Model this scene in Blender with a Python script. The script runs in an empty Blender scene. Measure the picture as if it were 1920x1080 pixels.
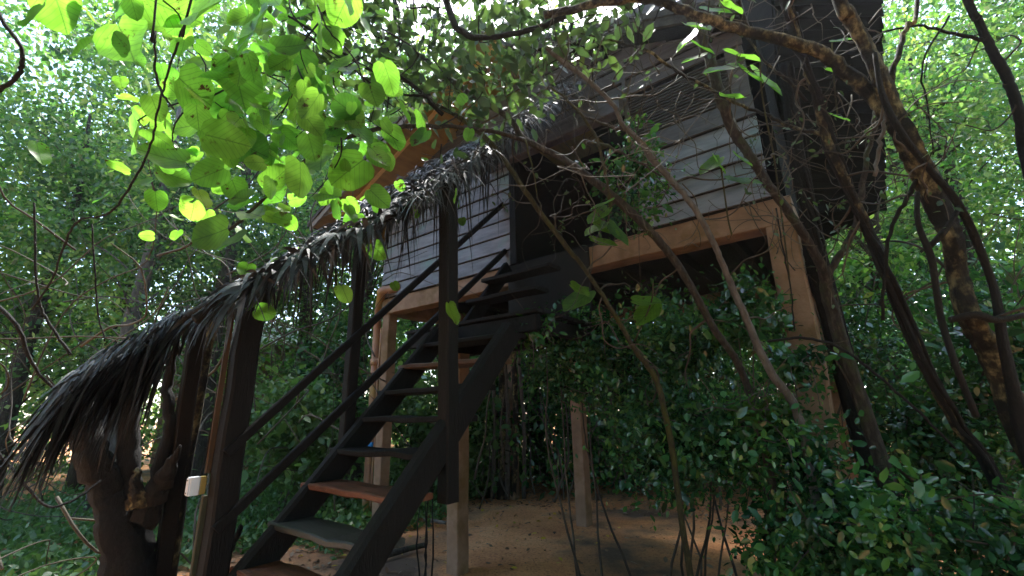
import bpy, math, random
import numpy as np
from mathutils import Vector, Matrix
rng = np.random.default_rng(7)
random.seed(7)
SC = bpy.context.scene
COL = SC.collection

# ---------------------------------------------------------------- camera
YAW, PITCH, ROLL, FPX, CAMZ = -0.662, 0.265, -0.019, 837.0, 1.45
def cam_axes(y, p, r):
    f = np.array([math.sin(y)*math.cos(p), math.cos(y)*math.cos(p), math.sin(p)])
    ri = np.array([math.cos(y), -math.sin(y), 0.0]); u = np.cross(ri, f)
    return ri*math.cos(r)+u*math.sin(r), -ri*math.sin(r)+u*math.cos(r), f
AX = cam_axes(YAW, PITCH, ROLL)
CAM = np.array([0, 0, CAMZ])
def at(x, y, d):                      # the world point seen at pixel x, y (1920 wide) at forward depth d
    return CAM + d*(AX[2]+(x-960)/FPX*AX[0]-(y-540)/FPX*AX[1])
def gnd(x, y):
    r = AX[2]+(x-960)/FPX*AX[0]-(y-540)/FPX*AX[1]
    return CAM + r*(-CAMZ/r[2])
cd = bpy.data.cameras.new('camera'); cam = bpy.data.objects.new('camera', cd); COL.objects.link(cam)
cd.sensor_width = 36; cd.lens = FPX/1920*36; cd.clip_start = .05; cd.clip_end = 400
M = Matrix(((AX[0][0], AX[1][0], -AX[2][0], 0), (AX[0][1], AX[1][1], -AX[2][1], 0), (AX[0][2], AX[1][2], -AX[2][2], CAMZ), (0, 0, 0, 1)))
cam.matrix_world = M
cd.dof.use_dof = True; cd.dof.focus_distance = 3.9; cd.dof.aperture_fstop = 2.4
SC.camera = cam

# ---------------------------------------------------------------- light
SUN_EL, SUN_AZ = math.radians(60), YAW+math.radians(6)      # azimuth from +Y towards +X
w = bpy.data.worlds.new('World'); SC.world = w; w.use_nodes = True
nt = w.node_tree; bg = nt.nodes['Background']
sky = nt.nodes.new('ShaderNodeTexSky'); sky.sky_type = 'NISHITA'; sky.sun_disc = False
sky.sun_elevation = SUN_EL; sky.sun_rotation = SUN_AZ; sky.dust_density = 1.2; sky.air_density = 1.0; sky.ozone_density = .6
nt.links.new(sky.outputs[0], bg.inputs[0]); bg.inputs[1].default_value = 0.15
sl = bpy.data.lights.new('sun', 'SUN'); sl.energy = 3.5; sl.angle = math.radians(8); sl.color = (1, .97, .92)
so = bpy.data.objects.new('sun', sl); COL.objects.link(so)
sd = Vector((math.sin(SUN_AZ)*math.cos(SUN_EL), math.cos(SUN_AZ)*math.cos(SUN_EL), math.sin(SUN_EL)))
so.rotation_euler = sd.to_track_quat('Z', 'Y').to_euler(); so.location = (0, 0, 30)
SC.view_settings.view_transform = 'Standard'; SC.view_settings.look = 'None'
SC.view_settings.exposure = 2.45; SC.view_settings.gamma = 1
SC.cycles.max_bounces = 8; SC.cycles.diffuse_bounces = 4; SC.cycles.transmission_bounces = 5; SC.cycles.glossy_bounces = 2
SC.cycles.use_denoising = True
SC.cycles.sample_clamp_indirect = 6

# ---------------------------------------------------------------- materials
def new_mat(name):
    m = bpy.data.materials.new(name); m.use_nodes = True
    return m, m.node_tree, m.node_tree.nodes, m.node_tree.links, m.node_tree.nodes['Principled BSDF']
def ramp(n, stops):
    r = n.new('ShaderNodeValToRGB'); e = r.color_ramp.elements
    while len(e) < len(stops): e.new(.5)
    for el, (p, c) in zip(e, stops): el.position = p; el.color = (*c, 1)
    return r
def coords(n, l, scale=(1, 1, 1), kind='Object'):
    tc = n.new('ShaderNodeTexCoord'); mp = n.new('ShaderNodeMapping'); mp.inputs['Scale'].default_value = scale
    l.new(tc.outputs[kind], mp.inputs[0]); return mp.outputs[0]
def noise(n, l, vec, scale, detail=6, rough=.6):
    t = n.new('ShaderNodeTexNoise'); t.inputs['Scale'].default_value = scale; t.inputs['Detail'].default_value = detail
    t.inputs['Roughness'].default_value = rough
    if vec is not None: l.new(vec, t.inputs['Vector'])
    return t
def mixc(n, l, fac, a, b, mode='MIX'):
    m = n.new('ShaderNodeMix'); m.data_type = 'RGBA'; m.blend_type = mode
    for s, v in ((m.inputs[0], fac), (m.inputs[6], a), (m.inputs[7], b)):
        if hasattr(v, 'links'): l.new(v, s)
        elif isinstance(v, (int, float)): s.default_value = v
        else: s.default_value = (*v, 1)
    return m.outputs[2]
def leaf_mat(name, cols, trans, tcols, rough=.38, spec=.5, spots=False, patch=None):
    m, t, n, l, b = new_mat(name)
    g = n.new('ShaderNodeNewGeometry')
    k = len(cols)
    r1 = ramp(n, [(i/(k-1), c) for i, c in enumerate(cols)]); l.new(g.outputs['Random Per Island'], r1.inputs[0])
    r2 = ramp(n, [(i/(k-1), c) for i, c in enumerate(tcols)]); l.new(g.outputs['Random Per Island'], r2.inputs[0])
    c1, c2 = r1.outputs[0], r2.outputs[0]
    if spots:
        uv = coords(n, l, kind='UV')
        sp = n.new('ShaderNodeSeparateXYZ'); l.new(uv, sp.inputs[0])
        # herring-bone veins from the leaf's own uv: wave of (along - 0.7*|across|)
        ab = n.new('ShaderNodeMath'); ab.operation = 'ABSOLUTE'; l.new(sp.outputs[1], ab.inputs[0])
        mu = n.new('ShaderNodeMath'); mu.operation = 'MULTIPLY_ADD'; l.new(ab.outputs[0], mu.inputs[0]); mu.inputs[1].default_value = -.8; l.new(sp.outputs[0], mu.inputs[2])
        s1 = n.new('ShaderNodeMath'); s1.operation = 'PINGPONG'; l.new(mu.outputs[0], s1.inputs[0]); s1.inputs[1].default_value = .07
        v1 = n.new('ShaderNodeMapRange'); l.new(s1.outputs[0], v1.inputs[0]); v1.inputs[1].default_value = 0; v1.inputs[2].default_value = .014; v1.inputs[3].default_value = .5; v1.inputs[4].default_value = 1
        v2 = n.new('ShaderNodeMapRange'); l.new(ab.outputs[0], v2.inputs[0]); v2.inputs[1].default_value = .004; v2.inputs[2].default_value = .022; v2.inputs[3].default_value = .25; v2.inputs[4].default_value = 1
        vv = n.new('ShaderNodeMath'); vv.operation = 'MULTIPLY'; l.new(v1.outputs[0], vv.inputs[0]); l.new(v2.outputs[0], vv.inputs[1])
        ob = coords(n, l)
        nz = noise(n, l, ob, 22, 3, .7)
        rs = ramp(n, [(0, (0, 0, 0)), (.58, (0, 0, 0)), (.64, (1, 1, 1)), (1, (1, 1, 1))]); l.new(nz.outputs[0], rs.inputs[0])
        nz2 = noise(n, l, ob, 7, 2, .5); rs2 = ramp(n, [(.5, (0, 0, 0)), (.6, (1, 1, 1))]); l.new(nz2.outputs[0], rs2.inputs[0])
        sm = n.new('ShaderNodeMath'); sm.operation = 'MULTIPLY'; l.new(rs.outputs[0], sm.inputs[0]); l.new(rs2.outputs[0], sm.inputs[1])
        nz3 = noise(n, l, ob, 9, 2, .6); r3 = ramp(n, [(.35, (.6, .62, .5)), (.65, (1.15, 1.1, 1.2))]); l.new(nz3.outputs[0], r3.inputs[0])
        c1 = mixc(n, l, 1.0, c1, r3.outputs[0], 'MULTIPLY'); c2 = mixc(n, l, 1.0, c2, r3.outputs[0], 'MULTIPLY')
        c1 = mixc(n, l, vv.outputs[0], (.03, .07, .01), c1); c2 = mixc(n, l, vv.outputs[0], (.05, .13, .015), c2)
        c1 = mixc(n, l, sm.outputs[0], c1, (.06, .025, .008)); c2 = mixc(n, l, sm.outputs[0], c2, (.05, .02, .005))
    if patch:        # dark pockets of shade and brighter clumps put into the leaf colour
        np_ = noise(n, l, coords(n, l), patch, 3, .55); rp = ramp(n, [(.36, (.35, .5, .5)), (.5, (1, 1.05, .95)), (.64, (1.9, 1.7, 1.2))]); l.new(np_.outputs[0], rp.inputs[0])
        c1 = mixc(n, l, 1.0, c1, rp.outputs[0], 'MULTIPLY'); c2 = mixc(n, l, 1.0, c2, rp.outputs[0], 'MULTIPLY')
    l.new(c1, b.inputs['Base Color']); b.inputs['Roughness'].default_value = rough
    b.inputs['Specular IOR Level'].default_value = spec
    tr = n.new('ShaderNodeBsdfTranslucent'); l.new(c2, tr.inputs[0])
    mx = n.new('ShaderNodeMixShader'); mx.inputs[0].default_value = trans
    l.new(b.outputs[0], mx.inputs[1]); l.new(tr.outputs[0], mx.inputs[2])
    l.new(mx.outputs[0], n['Material Output'].inputs[0])
    return m
def surf_mat(name, stops, scale=(1, 1, 1), ns=6, rough=.7, bump=.3, bscale=None, island=0, blotch=None, spec=.4, rrough=None):
    m, t, n, l, b = new_mat(name)
    v = coords(n, l, scale); nz = noise(n, l, v, ns, 8, .62)
    r = ramp(n, stops); l.new(nz.outputs[0], r.inputs[0]); c = r.outputs[0]
    if island:
        g = n.new('ShaderNodeNewGeometry'); ri = ramp(n, [(0, (1-island,)*3), (1, (1+island*.4,)*3)]); l.new(g.outputs['Random Per Island'], ri.inputs[0])
        c = mixc(n, l, 1.0, c, ri.outputs[0], 'MULTIPLY')
    if blotch:
        v2 = coords(n, l); n2 = noise(n, l, v2, blotch[1], 5, .65); r2 = ramp(n, [(blotch[2], (0, 0, 0)), (blotch[3], (1, 1, 1))]); l.new(n2.outputs[0], r2.inputs[0])
        c = mixc(n, l, r2.outputs[0], c, blotch[0])
    l.new(c, b.inputs['Base Color']); b.inputs['Roughness'].default_value = rough; b.inputs['Specular IOR Level'].default_value = spec
    n3 = noise(n, l, v, bscale or ns*3, 8, .7); bp = n.new('ShaderNodeBump'); bp.inputs['Strength'].default_value = bump; bp.inputs['Distance'].default_value = .02
    l.new(n3.outputs[0], bp.inputs['Height']); l.new(bp.outputs[0], b.inputs['Normal'])
    return m
G = lambda *a: [tuple(x) for x in a]
MT = {}
MT['big_leaf'] = leaf_mat('lime_leaf', G((.055, .13, .012), (.08, .18, .015), (.11, .2, .02)), .62, G((.15, .46, .04), (.25, .64, .05), (.30, .66, .055)), .42, .4, True)
MT['mid_leaf'] = leaf_mat('olive_leaf', G((.03, .06, .028), (.042, .08, .035), (.055, .10, .035)), .25, G((.06, .13, .03), (.09, .18, .04), (.16, .30, .05)), .45, .4)
MT['far_leaf'] = leaf_mat('forest_leaf', G((.02, .06, .02), (.035, .10, .03), (.05, .13, .035), (.10, .17, .08)), .42, G((.05, .18, .04), (.10, .30, .05), (.18, .42, .06), (.34, .5, .14)), .4, .5, patch=.55)
MT['far_leaf_pale'] = leaf_mat('pale_forest_leaf', G((.035, .09, .03), (.06, .13, .04), (.08, .17, .05), (.15, .19, .11)), .42, G((.08, .24, .05), (.15, .36, .06), (.26, .5, .07), (.40, .5, .15)), .42, .5, patch=.75)
MT['dark_leaf'] = leaf_mat('glossy_dark_leaf', G((.012, .055, .024), (.024, .10, .042), (.04, .13, .05), (.07, .18, .05)), .25, G((.04, .15, .03), (.06, .2, .04), (.09, .26, .04), (.16, .36, .04)), .2, 1.0, patch=2.6)
MT['cover_leaf'] = leaf_mat('ground_cover_leaf', G((.04, .10, .03), (.06, .14, .04), (.09, .17, .05)), .3, G((.1, .25, .05), (.15, .32, .06), (.2, .36, .08)), .45, .5)
MT['yellow_leaf'] = leaf_mat('fallen_yellow_leaf', G((.5, .38, .03), (.55, .3, .04), (.45, .42, .05)), .3, G((.5, .4, .04), (.5, .4, .04), (.5, .4, .04)), .5, .4)
MT['litter'] = leaf_mat('dead_leaf', G((.06, .035, .02), (.14, .08, .04), (.22, .14, .08), (.1, .05, .025), (.3, .24, .16)), .1, G((.1, .06, .03),)*5 if False else [(.1, .06, .03)]*5, .6, .4)
MT['wood_dark'] = surf_mat('dark_weathered_wood', [(.3, (.0025, .0022, .002)), (.6, (.006, .0052, .0048)), (.8, (.018, .016, .015))], (6, 6, 1), 5, .65, .5, 18, .25, spec=.25)
MT['tread_red'] = surf_mat('worn_reddish_wood', [(.3, (.05, .016, .009)), (.55, (.16, .05, .02)), (.8, (.28, .10, .045))], (1.5, 8, 8), 4, .42, .3, 14, spec=.5)
MT['tread_brown'] = surf_mat('worn_brown_wood', [(.3, (.03, .016, .007)), (.6, (.10, .05, .018)), (.8, (.17, .085, .03))], (1.5, 8, 8), 4, .5, .3, 14)
MT['tread_grey'] = surf_mat('wet_grey_wood', [(.3, (.016, .018, .016)), (.6, (.045, .049, .043)), (.8, (.09, .095, .085))], (1.5, 8, 8), 4, .38, .3, 14, spec=.6)
MT['board_white'] = surf_mat('grey_white_painted_board', [(.25, (.085, .09, .108)), (.5, (.165, .17, .192)), (.8, (.25, .255, .28))], (1, 1, 5), 3, .6, .15, 22, .22, blotch=((.13, .22, .2), 1.6, .55, .72))
MT['board_brown'] = surf_mat('bare_brown_board', [(.25, (.045, .040, .042)), (.5, (.085, .076, .078)), (.8, (.125, .112, .113))], (1, 1, 6), 4, .7, .25, 20, .25)
MT['slat'] = surf_mat('grey_louvre_slat', [(.25, (.03, .028, .027)), (.8, (.08, .075, .07))], (1, 1, 6), 5, .7, .25, 20, .3)
MT['concrete'] = surf_mat('terracotta_painted_concrete', [(.2, (.14, .085, .052)), (.5, (.235, .145, .09)), (.75, (.31, .205, .14))], (1, 1, 1), 5, .85, .35, 40, blotch=((.12, .075, .02), 2.2, .5, .7))
MT['soffit'] = surf_mat('orange_plywood_soffit', [(.25, (.13, .08, .022)), (.5, (.22, .14, .038)), (.8, (.30, .2, .06))], (4, .8, 1), 3, .6, .1, 20)
MT['batten'] = surf_mat('lit_look_batten', [(.3, (.5, .3, .1)), (.8, (.65, .42, .16))], (4, 4, 4), 3, .5, .1)  # pale colour stands in for the lit strip under the eave
MT['fascia'] = surf_mat('grey_fascia_board', [(.3, (.11, .10, .09)), (.8, (.2, .18, .15))], (4, 1, 4), 3, .7, .2)
MT['roofing'] = surf_mat('dark_roof_covering', [(.3, (.02, .018, .015)), (.8, (.07, .06, .05))], (2, 2, 2), 6, .85, .5)
MT['black_wood'] = surf_mat('black_plank', [(.3, (.003, .003, .003)), (.8, (.010, .011, .009))], (1, 1, 8), 4, .85, .4, 20, .3, spec=.15)  # near-black plank colour with random variation
MT['dark_int'] = surf_mat('painted_interior_shade', [(.3, (.012, .011, .01)), (.8, (.02, .018, .016))], (2, 2, 2), 3, .9, .1)  # near-black colour puts the shade of interior and gaps into the surface
MT['thatch'] = surf_mat('dry_palm_leaf', [(.25, (.010, .011, .013)), (.5, (.035, .04, .047)), (.75, (.16, .18, .21))], (2, 2, 2), 3, .55, .3, 30, .75, spec=.6)  # bluish grey upper tones put the highlights into the leaf colour
MT['thatch_highlight'] = surf_mat('highlight_palm_leaf', [(.25, (.06, .06, .062)), (.5, (.16, .16, .165)), (.75, (.36, .36, .36))], (2, 2, 2), 3, .6, .3, 30, .6)  # pale grey blades stand in for silvery highlights on the thatch
MT['thatch_dark'] = surf_mat('dark_palm_leaf', [(.25, (.005, .0045, .004)), (.6, (.013, .012, .011)), (.85, (.035, .033, .03))], (2, 2, 2), 5, .6, .4, 30, .5, spec=.5)  # darkest leaf tone, for underlayer, fringe and skirt
MT['bark'] = surf_mat('grey_brown_bark', [(.25, (.012, .009, .0065)), (.5, (.035, .027, .02)), (.75, (.10, .082, .064))], (3, 3, .8), 16, .85, 1.0, 45, blotch=((.045, .055, .02), 5, .52, .65))
MT['bark_moss'] = surf_mat('mossy_bark', [(.25, (.015, .013, .006)), (.5, (.04, .035, .014)), (.8, (.09, .08, .03))], (3, 3, 1), 18, .85, 1.0, 45, blotch=((.055, .055, .008), 6, .5, .62))
MT['bark_pale'] = surf_mat('pale_grey_bark', [(.25, (.04, .035, .03)), (.5, (.09, .08, .072)), (.8, (.17, .16, .15))], (3, 3, 1), 9, .8, .6, 26)
MT['bark_dark'] = surf_mat('blackish_bark', [(.25, (.005, .004, .0035)), (.5, (.007, .006, .0055)), (.8, (.022, .019, .017))], (3, 3, 1), 18, .85, 1.0, 40)
MT['bark_yellow'] = surf_mat('yellow_brown_bark', [(.3, (.015, .010, .006)), (.46, (.05, .04, .02)), (.64, (.28, .23, .11))], (2, 2, 1), 16, .85, 1.0, 40, blotch=((.010, .008, .006), 5, .42, .54))
MT['twig'] = surf_mat('thin_twig_bark', [(.3, (.03, .024, .018)), (.8, (.13, .105, .08))], (2, 2, 2), 4, .8, .2, island=.6)
MT['twig_pale'] = surf_mat('dry_pale_twig', [(.3, (.035, .03, .02)), (.8, (.13, .11, .08))], (2, 2, 2), 4, .8, .2, island=.6)
MT['pipe'] = surf_mat('salmon_plastic_pipe', [(.3, (.28, .15, .1)), (.8, (.38, .22, .15))], (1, 1, 1), 4, .45, .05, blotch=((.45, .3, .06), 2.0, .5, .7))
MT['blue_plastic'] = surf_mat('blue_plastic', [(.3, (.02, .2, .5)), (.8, (.03, .25, .6))], (1, 1, 1), 4, .4, 0)
MT['white_plastic'] = surf_mat('white_plastic', [(.3, (.72, .76, .82)), (.8, (.8, .83, .88))], (1, 1, 1), 4, .4, .02, blotch=((.35, .3, .2), 14, .6, .75))
MT['yellow_plastic'] = surf_mat('yellowed_plastic', [(.3, (.28, .2, .05)), (.8, (.38, .28, .08))], (1, 1, 1), 4, .4, .02)
MT['conduit'] = surf_mat('orange_brown_batten', [(.3, (.05, .026, .010)), (.8, (.11, .055, .018))], (8, 8, 1), 4, .5, .2)
MT['conduit_olive'] = surf_mat('olive_stained_batten', [(.3, (.03, .03, .015)), (.8, (.07, .065, .03))], (8, 8, 1), 4, .6, .3)
MT['wall_far'] = surf_mat('brown_wall', [(.3, (.1, .07, .05)), (.8, (.2, .15, .11))], (1, 1, 1), 3, .8, .1)  # plain brown with random variation
MT['tin'] = surf_mat('pale_blue_tin', [(.3, (.38, .48, .55)), (.8, (.55, .62, .68))], (1, 1, 1), 3, .35, .1, spec=.6)
MT['stone'] = surf_mat('grey_stone', [(.3, (.10, .09, .08)), (.8, (.25, .22, .19))], (2, 2, 2), 5, .9, .5)

# ---------------------------------------------------------------- mesh helpers
def link_mesh(name, V, F, mat, parent=None, smooth=False, uv=None, mat2=None):
    me = bpy.data.meshes.new(name)
    V = np.asarray(V, np.float32)
    if isinstance(F, np.ndarray):
        k = F.shape[1]; nf = len(F)
        me.vertices.add(len(V)); me.vertices.foreach_set('co', V.ravel())
        me.loops.add(nf*k); me.loops.foreach_set('vertex_index', F.ravel().astype(np.int32))
        me.polygons.add(nf); me.polygons.foreach_set('loop_start', np.arange(0, nf*k, k, dtype=np.int32))
        me.update(calc_edges=True)
    else:
        me.from_pydata([tuple(map(float, v)) for v in V], [], F); me.update()
    if uv is not None:
        ul = me.uv_layers.new(name='uv'); idx = np.zeros(len(me.loops), np.int32); me.loops.foreach_get('vertex_index', idx)
        ul.data.foreach_set('uv', np.asarray(uv, np.float32)[idx].ravel())
    me.materials.append(mat)
    if smooth: me.polygons.foreach_set('use_smooth', np.ones(len(me.polygons), bool))
    o = bpy.data.objects.new(name, me); COL.objects.link(o)
    if parent is not None: o.parent = parent; o.matrix_parent_inverse = parent.matrix_world.inverted() if False else Matrix.Translation(-Vector(parent.location))
    return o
def tag(o, label=None, cat=None, group=None, kind=None):
    if label: o['label'] = label
    if cat: o['category'] = cat
    if group: o['group'] = group
    if kind: o['kind'] = kind
    return o
def thing(name, loc, label, cat, group=None):
    o = bpy.data.objects.new(name, None); COL.objects.link(o); o.location = tuple(map(float, loc)); o.empty_display_size = .1
    return tag(o, label, cat, group)

class MB:
    """collects quads / tubes / boxes for ONE mesh object"""
    def __init__(s): s.v = []; s.f = []; s.n = 0
    def add(s, V, F):
        V = np.asarray(V, float); s.v.append(V); s.f += [tuple(int(i)+s.n for i in f) for f in F]; s.n += len(V)
    def box(s, lo, hi, ax=None, o=None):
        lo = np.array(lo, float); hi = np.array(hi, float)
        c = np.array([[x, y, z] for x in (lo[0], hi[0]) for y in (lo[1], hi[1]) for z in (lo[2], hi[2])])
        if ax is not None: c = c@np.array(ax)+(0 if o is None else np.array(o))
        b = .004
        s.add(c, [(0, 1, 3, 2), (4, 6, 7, 5), (0, 4, 5, 1), (2, 3, 7, 6), (0, 2, 6, 4), (1, 5, 7, 3)])
    def beam(s, a, b, w, h, up=(0, 0, 1), bev=.12, seg=1):
        """a timber from a to b, chamfered section w x h, up roughly the h direction"""
        a = np.array(a, float); b = np.array(b, float); d = b-a; L = np.linalg.norm(d); d /= L
        x = np.cross(d, up); x /= np.linalg.norm(x); u = np.cross(x, d)
        q = min(w, h)*bev; W, H = w/2, h/2
        sec = [(-W+q, -H), (W-q, -H), (W, -H+q), (W, H-q), (W-q, H), (-W+q, H), (-W, H-q), (-W, -H+q)]
        V = []; F = []; n = 8
        N = seg+1
        for i in range(N):
            p = a+d*L*i/seg; jx, ju = (rng.normal(0, w*.02, 2) if 0 < i < seg else (0, 0))
            for (sx, su) in sec: V.append(p+x*(sx+jx)+u*(su+ju))
        for i in range(seg):
            for k in range(n): F.append((i*n+k, i*n+(k+1) % n, (i+1)*n+(k+1) % n, (i+1)*n+k))
        F.append(tuple(range(n))[::-1]); F.append(tuple(range(seg*n, seg*n+n)))
        s.add(V, F)
    def tube(s, pts, rad, n=8, rough=0., sub=4, wob=0., oval=0.):
        P = np.array(pts, float); R = np.array(rad, float) if np.ndim(rad) else np.full(len(P), rad)
        if sub > 1 and len(P) > 2:       # catmull-rom
            Q = []; RR = []
            E = np.vstack([2*P[0]-P[1], P, 2*P[-1]-P[-2]]); ER = np.concatenate([[R[0]], R, [R[-1]]])
            for i in range(1, len(E)-2):
                for k in range(sub):
                    t = k/sub; p0, p1, p2, p3 = E[i-1:i+3]
                    Q.append(.5*((2*p1)+(-p0+p2)*t+(2*p0-5*p1+4*p2-p3)*t*t+(-p0+3*p1-3*p2+p3)*t**3)); RR.append(ER[i]*(1-t)+ER[i+1]*t)
            Q.append(P[-1]); RR.append(R[-1]); P = np.array(Q); R = np.array(RR)
        m = len(P)
        if wob: P[1:-1] += rng.normal(0, wob, (m-2, 3))
        T = np.gradient(P, axis=0); T /= np.linalg.norm(T, axis=1)[:, None]+1e-9
        ref = np.array([0, 0, 1.]) if abs(T[0][2]) < .9 else np.array([1., 0, 0])
        x = np.cross(T[0], ref); x /= np.linalg.norm(x)
        ang = np.arange(n)/n*2*math.pi; V = np.zeros((m, n, 3)); ph = rng.uniform(0, 6, 3)
        for i in range(m):
            x = x-T[i]*(x@T[i]); x /= np.linalg.norm(x); y = np.cross(T[i], x)
            rr = R[i]*(1+rough*(np.sin(ang*2+ph[0]+i*.12)*.45+np.sin(ang*5+ph[1]-i*.18)*.35+.3*np.sin(i*.23+ph[2]))+rng.normal(0, rough*.10, n))
            V[i] = P[i]+np.outer(np.cos(ang)*rr, x)+np.outer(np.sin(ang)*rr, y)
        F = [(i*n+k, i*n+(k+1) % n, (i+1)*n+(k+1) % n, (i+1)*n+k) for i in range(m-1) for k in range(n)]
        F += [tuple(range(n))[::-1], tuple(range((m-1)*n, m*n))]
        s.add(V.reshape(-1, 3), F)
        return P
    def build(s, name, mat, parent=None, smooth=False):
        return link_mesh(name, np.vstack(s.v), s.f, mat, parent, smooth)

# leaf outlines: (along, across, lift)
def tmpl(kind):
    if kind == 'tiny':      # folded rhomb
        V = [(0, 0, 0), (.45, .5, .05), (1, 0, -.05), (.45, -.5, .05)]; F = [(0, 1, 2, 3)]
    elif kind == 'small':   # pointed oval of eight triangles' worth
        V = [(0, 0, 0), (.25, .38, .06), (.6, .42, .05), (1, 0, -.10), (.6, -.42, .05), (.25, -.38, .06), (.45, 0, -.02)]
        F = [(0, 6, 1, 1), (1, 6, 2, 2), (2, 6, 3, 3), (3, 6, 4, 4), (4, 6, 5, 5), (5, 6, 0, 0)]
        F = [f[:3] for f in F]
    elif kind == 'heart':   # broad heart-shaped leaf with a stalk end notch
        out = [(0, 0), (-.09, .16), (-.04, .36), (.1, .49), (.3, .53), (.5, .5), (.68, .42), (.84, .28), (.97, .0)]
        V = []; F = []
        mid = [(-.0, 0), (.12, 0), (.25, 0), (.4, 0), (.55, 0), (.72, 0), (.86, 0), (.97, 0)]
        ups = out; dns = [(a, -b) for a, b in out]
        # midrib points then two half rows
        rows = []
        for a, _ in mid: rows.append(len(V)); V.append((a, 0, -.06*math.sin(a*2.4)))
        def half(sg):
            base = len(V)
            for a, b in out[1:-1]: V.append((a, sg*b, .05*math.cos(a*9)+.10*b))
            for i in range(6):
                F.append((rows[i], rows[i+1], base+i+1) if sg > 0 else (rows[i+1], rows[i], base+i+1))
                F.append((rows[i], base+i+1, base+i) if sg > 0 else (rows[i], base+i, base+i+1))
            F.append((rows[6], rows[7], base+6) if sg > 0 else (rows[7], rows[6], base+6))
        half(1); half(-1)
    elif kind == 'blade':   # long dry palm leaflet
        V = []; F = []
        N = 6
        for i in range(N+1):
            t = i/N; wd = .5*(1-t**2.2)+.02
            V += [(t, wd, 0), (t, 0, -.25*wd), (t, -wd, 0)]
        for i in range(N):
            a = i*3; F += [(a, a+3, a+4, a+1), (a+1, a+4, a+5, a+2)]
    return np.array(V, float), np.array([list(f) for f in F])
TM = {k: tmpl(k) for k in ('tiny', 'small', 'heart', 'blade')}
def unit(a): return a/(np.linalg.norm(a, axis=-1, keepdims=True)+1e-9)
def leaves(name, C, D, L, W, mat, kind='small', parent=None, N=None, curl=0., smooth=False):
    V, F = TM[kind]; n = len(C); D = unit(D)
    if N is None: N = rng.normal(0, .6, (n, 3))+np.array([0, 0, 1.])
    S = unit(np.cross(N, D)); Nn = np.cross(D, S)
    L = np.broadcast_to(L, n)[:, None, None]; W = np.broadcast_to(W, n)[:, None, None]
    a = V[None, :, 0:1]; b = V[None, :, 1:2]; c = V[None, :, 2:3]
    lift = c*W
    P = C[:, None, :]+a*L*D[:, None, :]+b*W*S[:, None, :]+lift*Nn[:, None, :]
    if curl: P[:, :, 2] -= (curl*(a[..., 0]**2)*L[..., 0])
    FF = (F[None]+(np.arange(n)*len(V))[:, None, None]).reshape(-1, F.shape[1])
    uv = None
    if kind == 'heart': uv = np.tile(V[:, :2], (n, 1))+np.repeat(rng.uniform(0, .03, (n, 1)), len(V), 0)*np.array([[1, 0]])
    return link_mesh(name, P.reshape(-1, 3), FF, mat, parent, smooth, uv)
def rdir(n, zb=0.): return unit(rng.normal(0, 1, (n, 3))+np.array([0, 0, zb]))
def clumps(n, centre, radii, nclump, spread, shell=.35):
    """points in leaf clumps spread through an ellipsoid"""
    u = rdir(nclump)*(rng.uniform(shell, 1, (nclump, 1))**.6)
    K = np.array(centre)+u*np.array(radii)
    s = spread*rng.uniform(.5, 1.5, nclump)
    i = rng.integers(0, nclump, n)
    return K[i]+rng.normal(0, 1, (n, 3))*s[i][:, None]*np.array([1, 1, .7]), K
def sm(V, F):
    return V

# ---------------------------------------------------------------- ground
def noise2(x, y):
    return .5*np.sin(x*.9+1.3*np.sin(y*.7))+.3*np.sin(y*1.7+x*.6)+.2*np.sin(x*3.1-y*2.3)
gx = np.concatenate([np.linspace(-120, -14, 16), np.linspace(-13.6, 8, 110), np.linspace(9, 120, 14)])
gy = np.concatenate([np.linspace(-60, -4, 10), np.linspace(-3.6, 16, 100), np.linspace(17, 140, 16)])
X, Y = np.meshgrid(gx, gy); Z = .035*noise2(X*1.3, Y*1.3)-.03+.008*np.sin(X*9+Y*4)
Vg = np.stack([X, Y, Z], -1).reshape(-1, 3); nx, ny = len(gx), len(gy)
ii = np.arange(ny-1)[:, None]*nx+np.arange(nx-1)[None]; Fg = np.stack([ii, ii+1, ii+nx+1, ii+nx], -1).reshape(-1, 4)
m, t, n, l, b = new_mat('sandy_earth')
v = coords(n, l)
n1 = noise(n, l, v, 1.1, 8, .6); n2 = noise(n, l, v, 35, 6, .7); n3 = noise(n, l, v, .55, 4, .6)
r1 = ramp(n, [(.3, (.36, .14, .05)), (.5, (.60, .27, .11)), (.72, (.74, .42, .21))]); l.new(n1.outputs[0], r1.inputs[0])
r2 = ramp(n, [(.3, (.4, .35, .3)), (.5, (1, 1, 1)), (.8, (1.2, 1.15, 1.05))]); l.new(n2.outputs[0], r2.inputs[0])
c = mixc(n, l, 1.0, r1.outputs[0], r2.outputs[0], 'MULTIPLY')
r3 = ramp(n, [(.5, (0, 0, 0)), (.62, (1, 1, 1))]); l.new(n3.outputs[0], r3.inputs[0])
c = mixc(n, l, r3.outputs[0], c, mixc(n, l, n2.outputs[0], (.05, .03, .02), (.16, .10, .06)))
l.new(c, b.inputs['Base Color']); b.inputs['Roughness'].default_value = .95
bp = n.new('ShaderNodeBump'); bp.inputs['Strength'].default_value = .6; bp.inputs['Distance'].default_value = .02; l.new(n2.outputs[0], bp.inputs['Height']); l.new(bp.outputs[0], b.inputs['Normal'])
MT['ground'] = m
g = link_mesh('ground', Vg, Fg, m, smooth=True); tag(g, kind='structure')
def gz(x, y): return .035*noise2(x*1.3, y*1.3)-.03+.008*np.sin(x*9+y*4)

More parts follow.
